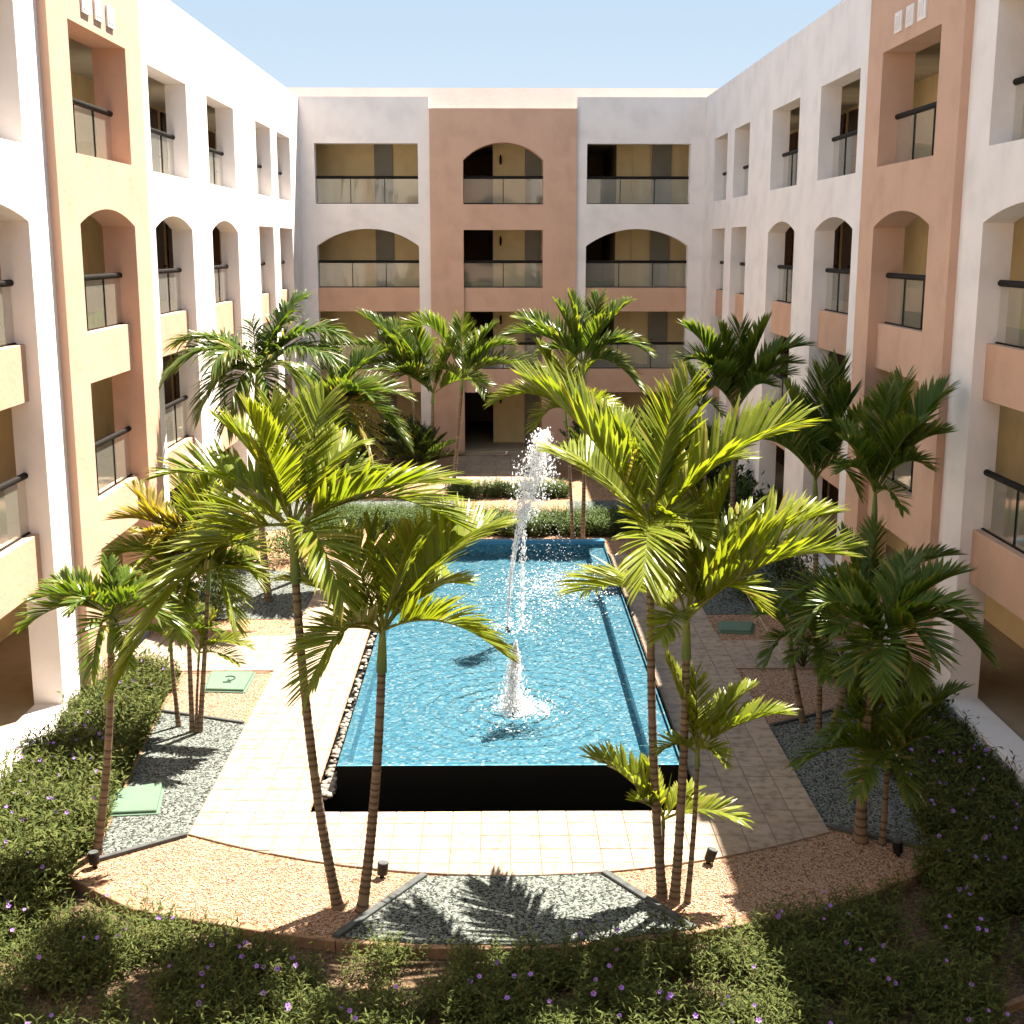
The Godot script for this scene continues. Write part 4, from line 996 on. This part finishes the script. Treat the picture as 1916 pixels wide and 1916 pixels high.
func rosette(label: String, at: Vector3, r: float, a: Color, b: Color) -> void:   # a cycad: a ring of stiff feathered leaves
	var o := thing("cycad", label, "cycad", at, "cycads beside the entrance path")
	var s := Shape.new()
	s.col = Color(0.07, 0.05, 0.03)
	s.tube(PackedVector3Array([Vector3(0, -0.05, 0), Vector3(0, 0.3, 0)]), PackedFloat32Array([0.16, 0.13]), 9)
	put("trunk", s.mesh(), M.bark, o)
	for i in 26:
		var an := i * 2.39996
		var up := lerpf(0.25, 1.5, i / 26.0)
		var d := Vector3(cos(an) * cos(up), sin(up), sin(an) * cos(up))
		frond(o, Vector3(0, 0.3, 0) + d * r * rng.randf_range(0.85, 1.1), 0.12 * r, Vector3(0, 0.3, 0), 0.45, [a, b], false, 0.05)

func low_plants() -> void:
	flower_beds()
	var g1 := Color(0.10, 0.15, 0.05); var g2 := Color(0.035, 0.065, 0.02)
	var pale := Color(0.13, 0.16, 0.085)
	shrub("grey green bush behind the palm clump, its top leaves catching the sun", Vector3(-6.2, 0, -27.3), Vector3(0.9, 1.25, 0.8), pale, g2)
	shrub("dark bush in the left bed just behind the grey green one", Vector3(-6.4, 0, -29.4), Vector3(0.9, 1.3, 0.9), g1, g2)
	shrub("broad bush by the left wing under the shaggy dark palm", Vector3(-6.2, 0, -31.9), Vector3(1.0, 1.2, 1.0), g1, g2)
	shrub("low bush at the left corner of the garden behind the pool", Vector3(-5.0, 0, -34.6), Vector3(1.0, 0.9, 0.8), g1, g2)
	shrub("rounded bush under the yellowing palm behind the left path", Vector3(-5.2, 0, -32.6), Vector3(0.8, 0.9, 0.8), g1, g2)
	shrub("bush at the far right corner of the pool, under the dense palm", Vector3(4.9, 0, -33.6), Vector3(0.8, 0.9, 0.7), g1, g2)
	shrub("low spreading bush on the shaded gravel right of the pool", Vector3(5.9, 0, -28.6), Vector3(0.9, 0.8, 0.8), g1, g2)
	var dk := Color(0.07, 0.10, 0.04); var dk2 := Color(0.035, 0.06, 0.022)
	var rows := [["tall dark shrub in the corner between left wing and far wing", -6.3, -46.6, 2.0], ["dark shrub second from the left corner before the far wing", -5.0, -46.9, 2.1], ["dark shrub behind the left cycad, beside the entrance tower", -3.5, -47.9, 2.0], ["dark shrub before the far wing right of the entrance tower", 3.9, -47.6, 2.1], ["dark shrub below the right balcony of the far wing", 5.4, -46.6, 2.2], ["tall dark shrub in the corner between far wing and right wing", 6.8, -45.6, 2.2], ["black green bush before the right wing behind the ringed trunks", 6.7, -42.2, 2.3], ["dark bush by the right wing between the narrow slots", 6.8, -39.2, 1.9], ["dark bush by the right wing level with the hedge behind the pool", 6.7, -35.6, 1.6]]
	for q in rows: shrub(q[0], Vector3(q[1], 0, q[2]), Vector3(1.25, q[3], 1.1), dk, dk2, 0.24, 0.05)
	rosette("dark cycad with stiff shiny leaves left of the entrance path", Vector3(-2.75, 0, -45.6), 1.5, Color(0.06, 0.10, 0.04), dk2)
	rosette("dark cycad half hidden by trunks right of the entrance path", Vector3(3.2, 0, -45.7), 1.4, Color(0.06, 0.10, 0.04), dk2)
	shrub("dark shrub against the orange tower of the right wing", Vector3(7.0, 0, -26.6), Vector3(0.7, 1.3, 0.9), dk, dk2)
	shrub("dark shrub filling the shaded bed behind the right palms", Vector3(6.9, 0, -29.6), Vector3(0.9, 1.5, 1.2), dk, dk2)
	shrub("rounded dark shrub in the right bed below the curved trunk palm", Vector3(6.8, -0.1, -22.6), Vector3(0.75, 1.1, 0.8), g1, dk2)
	shrub("leafy dark shrub by the right plinth, nearest to the tower", Vector3(7.1, -0.1, -20.6), Vector3(0.7, 0.9, 0.9), g1, dk2)
	shrub("wispy tuft at the edge of the right cross path", Vector3(5.9, 0, -23.9), Vector3(0.45, 0.45, 0.3), g1, g2, 0.16, 0.01)
	shrub("second wispy tuft at the edge of the right cross path, nearer the wall", Vector3(6.5, 0, -23.95), Vector3(0.4, 0.4, 0.3), g1, g2, 0.16, 0.01)
	# hedges behind the pool, each one leafy mass
	var kind := stem_plant(10, 0.5, Color(0.10, 0.14, 0.05), Color(0.045, 0.075, 0.025), 0.16, 0.016)
	for hd in [["low ragged hedge right behind the pool", -1.6, 4.3, -37.3, -35.4, 420, 1.0], ["small yellowish hedge along the pale strip before the entrance path", -1.6, 2.3, -42.3, -41.0, 190, 0.85], ["dark strip of ground cover left of the hedge behind the pool", -5.5, -1.8, -38.5, -36.0, 260, 0.9]]:
		var o := thing("hedge", hd[0], "hedge")
		o.set_meta("kind", "stuff")
		var w := []
		for i in hd[5]:
			var k: float = hd[6] * rng.randf_range(0.7, 1.1)
			w.append(Transform3D(Basis(Vector3.UP, rng.randf() * TAU).scaled(Vector3(k, k, k)), Vector3(rng.randf_range(hd[1], hd[2]), 0, rng.randf_range(hd[3], hd[4]))))
		many("foliage", kind, M.leaf, w, o)

# ---------------------------------------------------------------- small things
func small_things() -> void:
	for q in [["green access lid with a dark hook mark beside the palm clump", [Vector2(-5.34, -22.6), Vector2(-4.64, -22.54), Vector2(-4.64, -23.57), Vector2(-5.45, -23.58)], true], ["green access lid half in leaf shadow on the left grey gravel", [Vector2(-5.78, -17.3), Vector2(-5.66, -18.14), Vector2(-5.06, -18.39), Vector2(-4.9, -17.39)], false], ["dark green access lid in the shade right of the pool", [Vector2(4.7, -26.21), Vector2(5.33, -26.13), Vector2(5.5, -26.8), Vector2(4.8, -26.89)], false]]:
		var o := thing("access_lid", q[0], "lid", Vector3.ZERO, "green lids in the gravel")
		var poly := PackedVector2Array(q[1])
		var mid := Vector2.ZERO
		for v in poly: mid += v / 4
		o.position = Vector3(mid.x, 0, mid.y)
		for i in 4: poly[i] -= mid
		var s := Shape.new()
		s.prism(poly, -0.05, 0.075, 0.012)
		put("cover", s.mesh(), M.lid, o)
		var small := Geometry2D.offset_polygon(poly, 0.04)
		s = Shape.new()
		s.prism(small[0], -0.05, 0.03, 0.006)
		put("frame", s.mesh(), M.lid, o)
		if q[2]:
			s = Shape.new()
			var ring := PackedVector3Array(); var rr := PackedFloat32Array()
			for i in 10:
				var a := lerpf(-2.4, 1.6, i / 9.0)
				ring.append(Vector3(cos(a) * 0.11, 0.082, sin(a) * 0.13 - 0.06)); rr.append(0.014)
			s.tube(ring, rr, 5)
			s.tube(PackedVector3Array([Vector3(-0.07, 0.082, 0.15), Vector3(0.08, 0.082, 0.15)]), PackedFloat32Array([0.014, 0.014]), 5)
			s.tube(PackedVector3Array([Vector3(0.0, 0.082, -0.02), Vector3(0.0, 0.082, 0.15)]), PackedFloat32Array([0.014, 0.014]), 5)
			put("hook_mark", s.mesh(), M.lid_mark, o)
	for q in [["black garden uplight at the corner of the left gravel bed", Vector3(-5.29, 0.0, -15.78), 0.05], ["black garden uplight beside the left grey kerb strip", Vector3(-1.5, 0.0, -15.45), -0.1], ["black garden uplight with a pale lens tilting on the sunlit gravel", Vector3(2.77, 0.0, -15.8), -0.3], ["black garden uplight deep in the right shade", Vector3(5.36, 0.0, -16.0), 0.1]]:
		var o := thing("garden_light", q[0], "garden light", q[1], "garden uplights in the gravel")
		o.rotation.z = q[2]
		var s := Shape.new()
		s.tube(PackedVector3Array([Vector3(0, 0.0, 0), Vector3(0, 0.05, 0), Vector3(0, 0.06, 0), Vector3(0, 0.215, 0)]), PackedFloat32Array([0.03, 0.03, 0.068, 0.072]), 16)
		put("housing", s.mesh(), M.black_metal, o)
		s = Shape.new()
		s.tube(PackedVector3Array([Vector3(0, 0.2155, 0), Vector3(0, 0.222, 0)]), PackedFloat32Array([0.066, 0.062]), 16)
		put("lens", s.mesh(), M.grey_kerb, o)
	for q in [["thin guy rope slanting down through the right bed to the flowers", Vector3(5.45, 1.75, -20.5), Vector3(6.2, -0.05, -16.4)], ["short guy rope before the dark bushes right of the pool", Vector3(4.75, 1.55, -24.6), Vector3(5.6, 0.1, -23.2)]]:
		var o := thing("guy_rope", q[0], "rope", q[1], "guy ropes of the right palms")
		var s := Shape.new()
		var e: Vector3 = q[2] - q[1]
		s.tube(PackedVector3Array([Vector3.ZERO, e * 0.5 + Vector3(0, -0.05, 0), e]), PackedFloat32Array([0.007, 0.007, 0.007]), 5)
		put("cord", s.mesh(), M.rope, o)
		s = Shape.new()
		s.tube(PackedVector3Array([e + Vector3(0, -0.12, 0), e + Vector3(0, 0.06, 0)]), PackedFloat32Array([0.012, 0.014]), 6)
		put("peg", s.mesh(), M.wood, o)

func _ready() -> void:
	rng.seed = 20
	# camera
	var cam := Camera3D.new()
	cam.name = "camera"
	cam.transform = Transform3D(Basis(Vector3(0.99994, 0.00083, 0.01132), Vector3(0.00146, 0.97953, -0.20131), Vector3(-0.01125, 0.20131, 0.97946)).orthonormalized(), Vector3(0, 8, 0))
	cam.fov = 43.145
	cam.near = 0.05
	cam.far = 900.0
	add_child(cam)
	# sky, exposure
	var sky_mat := ProceduralSkyMaterial.new()
	sky_mat.sky_top_color = Color(0.315, 0.38, 0.44)
	sky_mat.sky_horizon_color = Color(0.445, 0.472, 0.492)
	sky_mat.sky_curve = 0.12
	sky_mat.ground_horizon_color = Color(0.5, 0.48, 0.44)
	sky_mat.ground_bottom_color = Color(0.35, 0.32, 0.28)
	sky_mat.sun_angle_max = 2.0
	var env := Environment.new()
	env.background_mode = Environment.BG_SKY
	env.sky = Sky.new()
	env.sky.sky_material = sky_mat
	env.tonemap_mode = Environment.TONE_MAPPER_LINEAR
	env.tonemap_exposure = 5.2
	env.sdfgi_enabled = true
	env.ssao_enabled = true
	env.ssil_enabled = true
	var we := WorldEnvironment.new()
	we.name = "environment"
	we.environment = env
	add_child(we)
	# sun: high, from behind the far wing and the right wing
	var sun := DirectionalLight3D.new()
	sun.name = "sun"
	sun.light_energy = 1.5
	sun.light_color = Color(1.0, 0.955, 0.89)
	sun.light_angular_distance = 0.5
	sun.shadow_enabled = true
	add_child(sun)
	sun.look_at_from_position(Vector3.ZERO, Vector3(-0.358, -1.0, 0.39), Vector3.FORWARD)
	materials()
	ground()
	wings()
	pool()
	fountain("low foaming fountain jet near the front of the pool", JET_A, 1.2, false)
	fountain("tall fountain jet breaking into drops high over the pool", JET_B, 3.95, true)
	palms()
	low_plants()
	small_things()
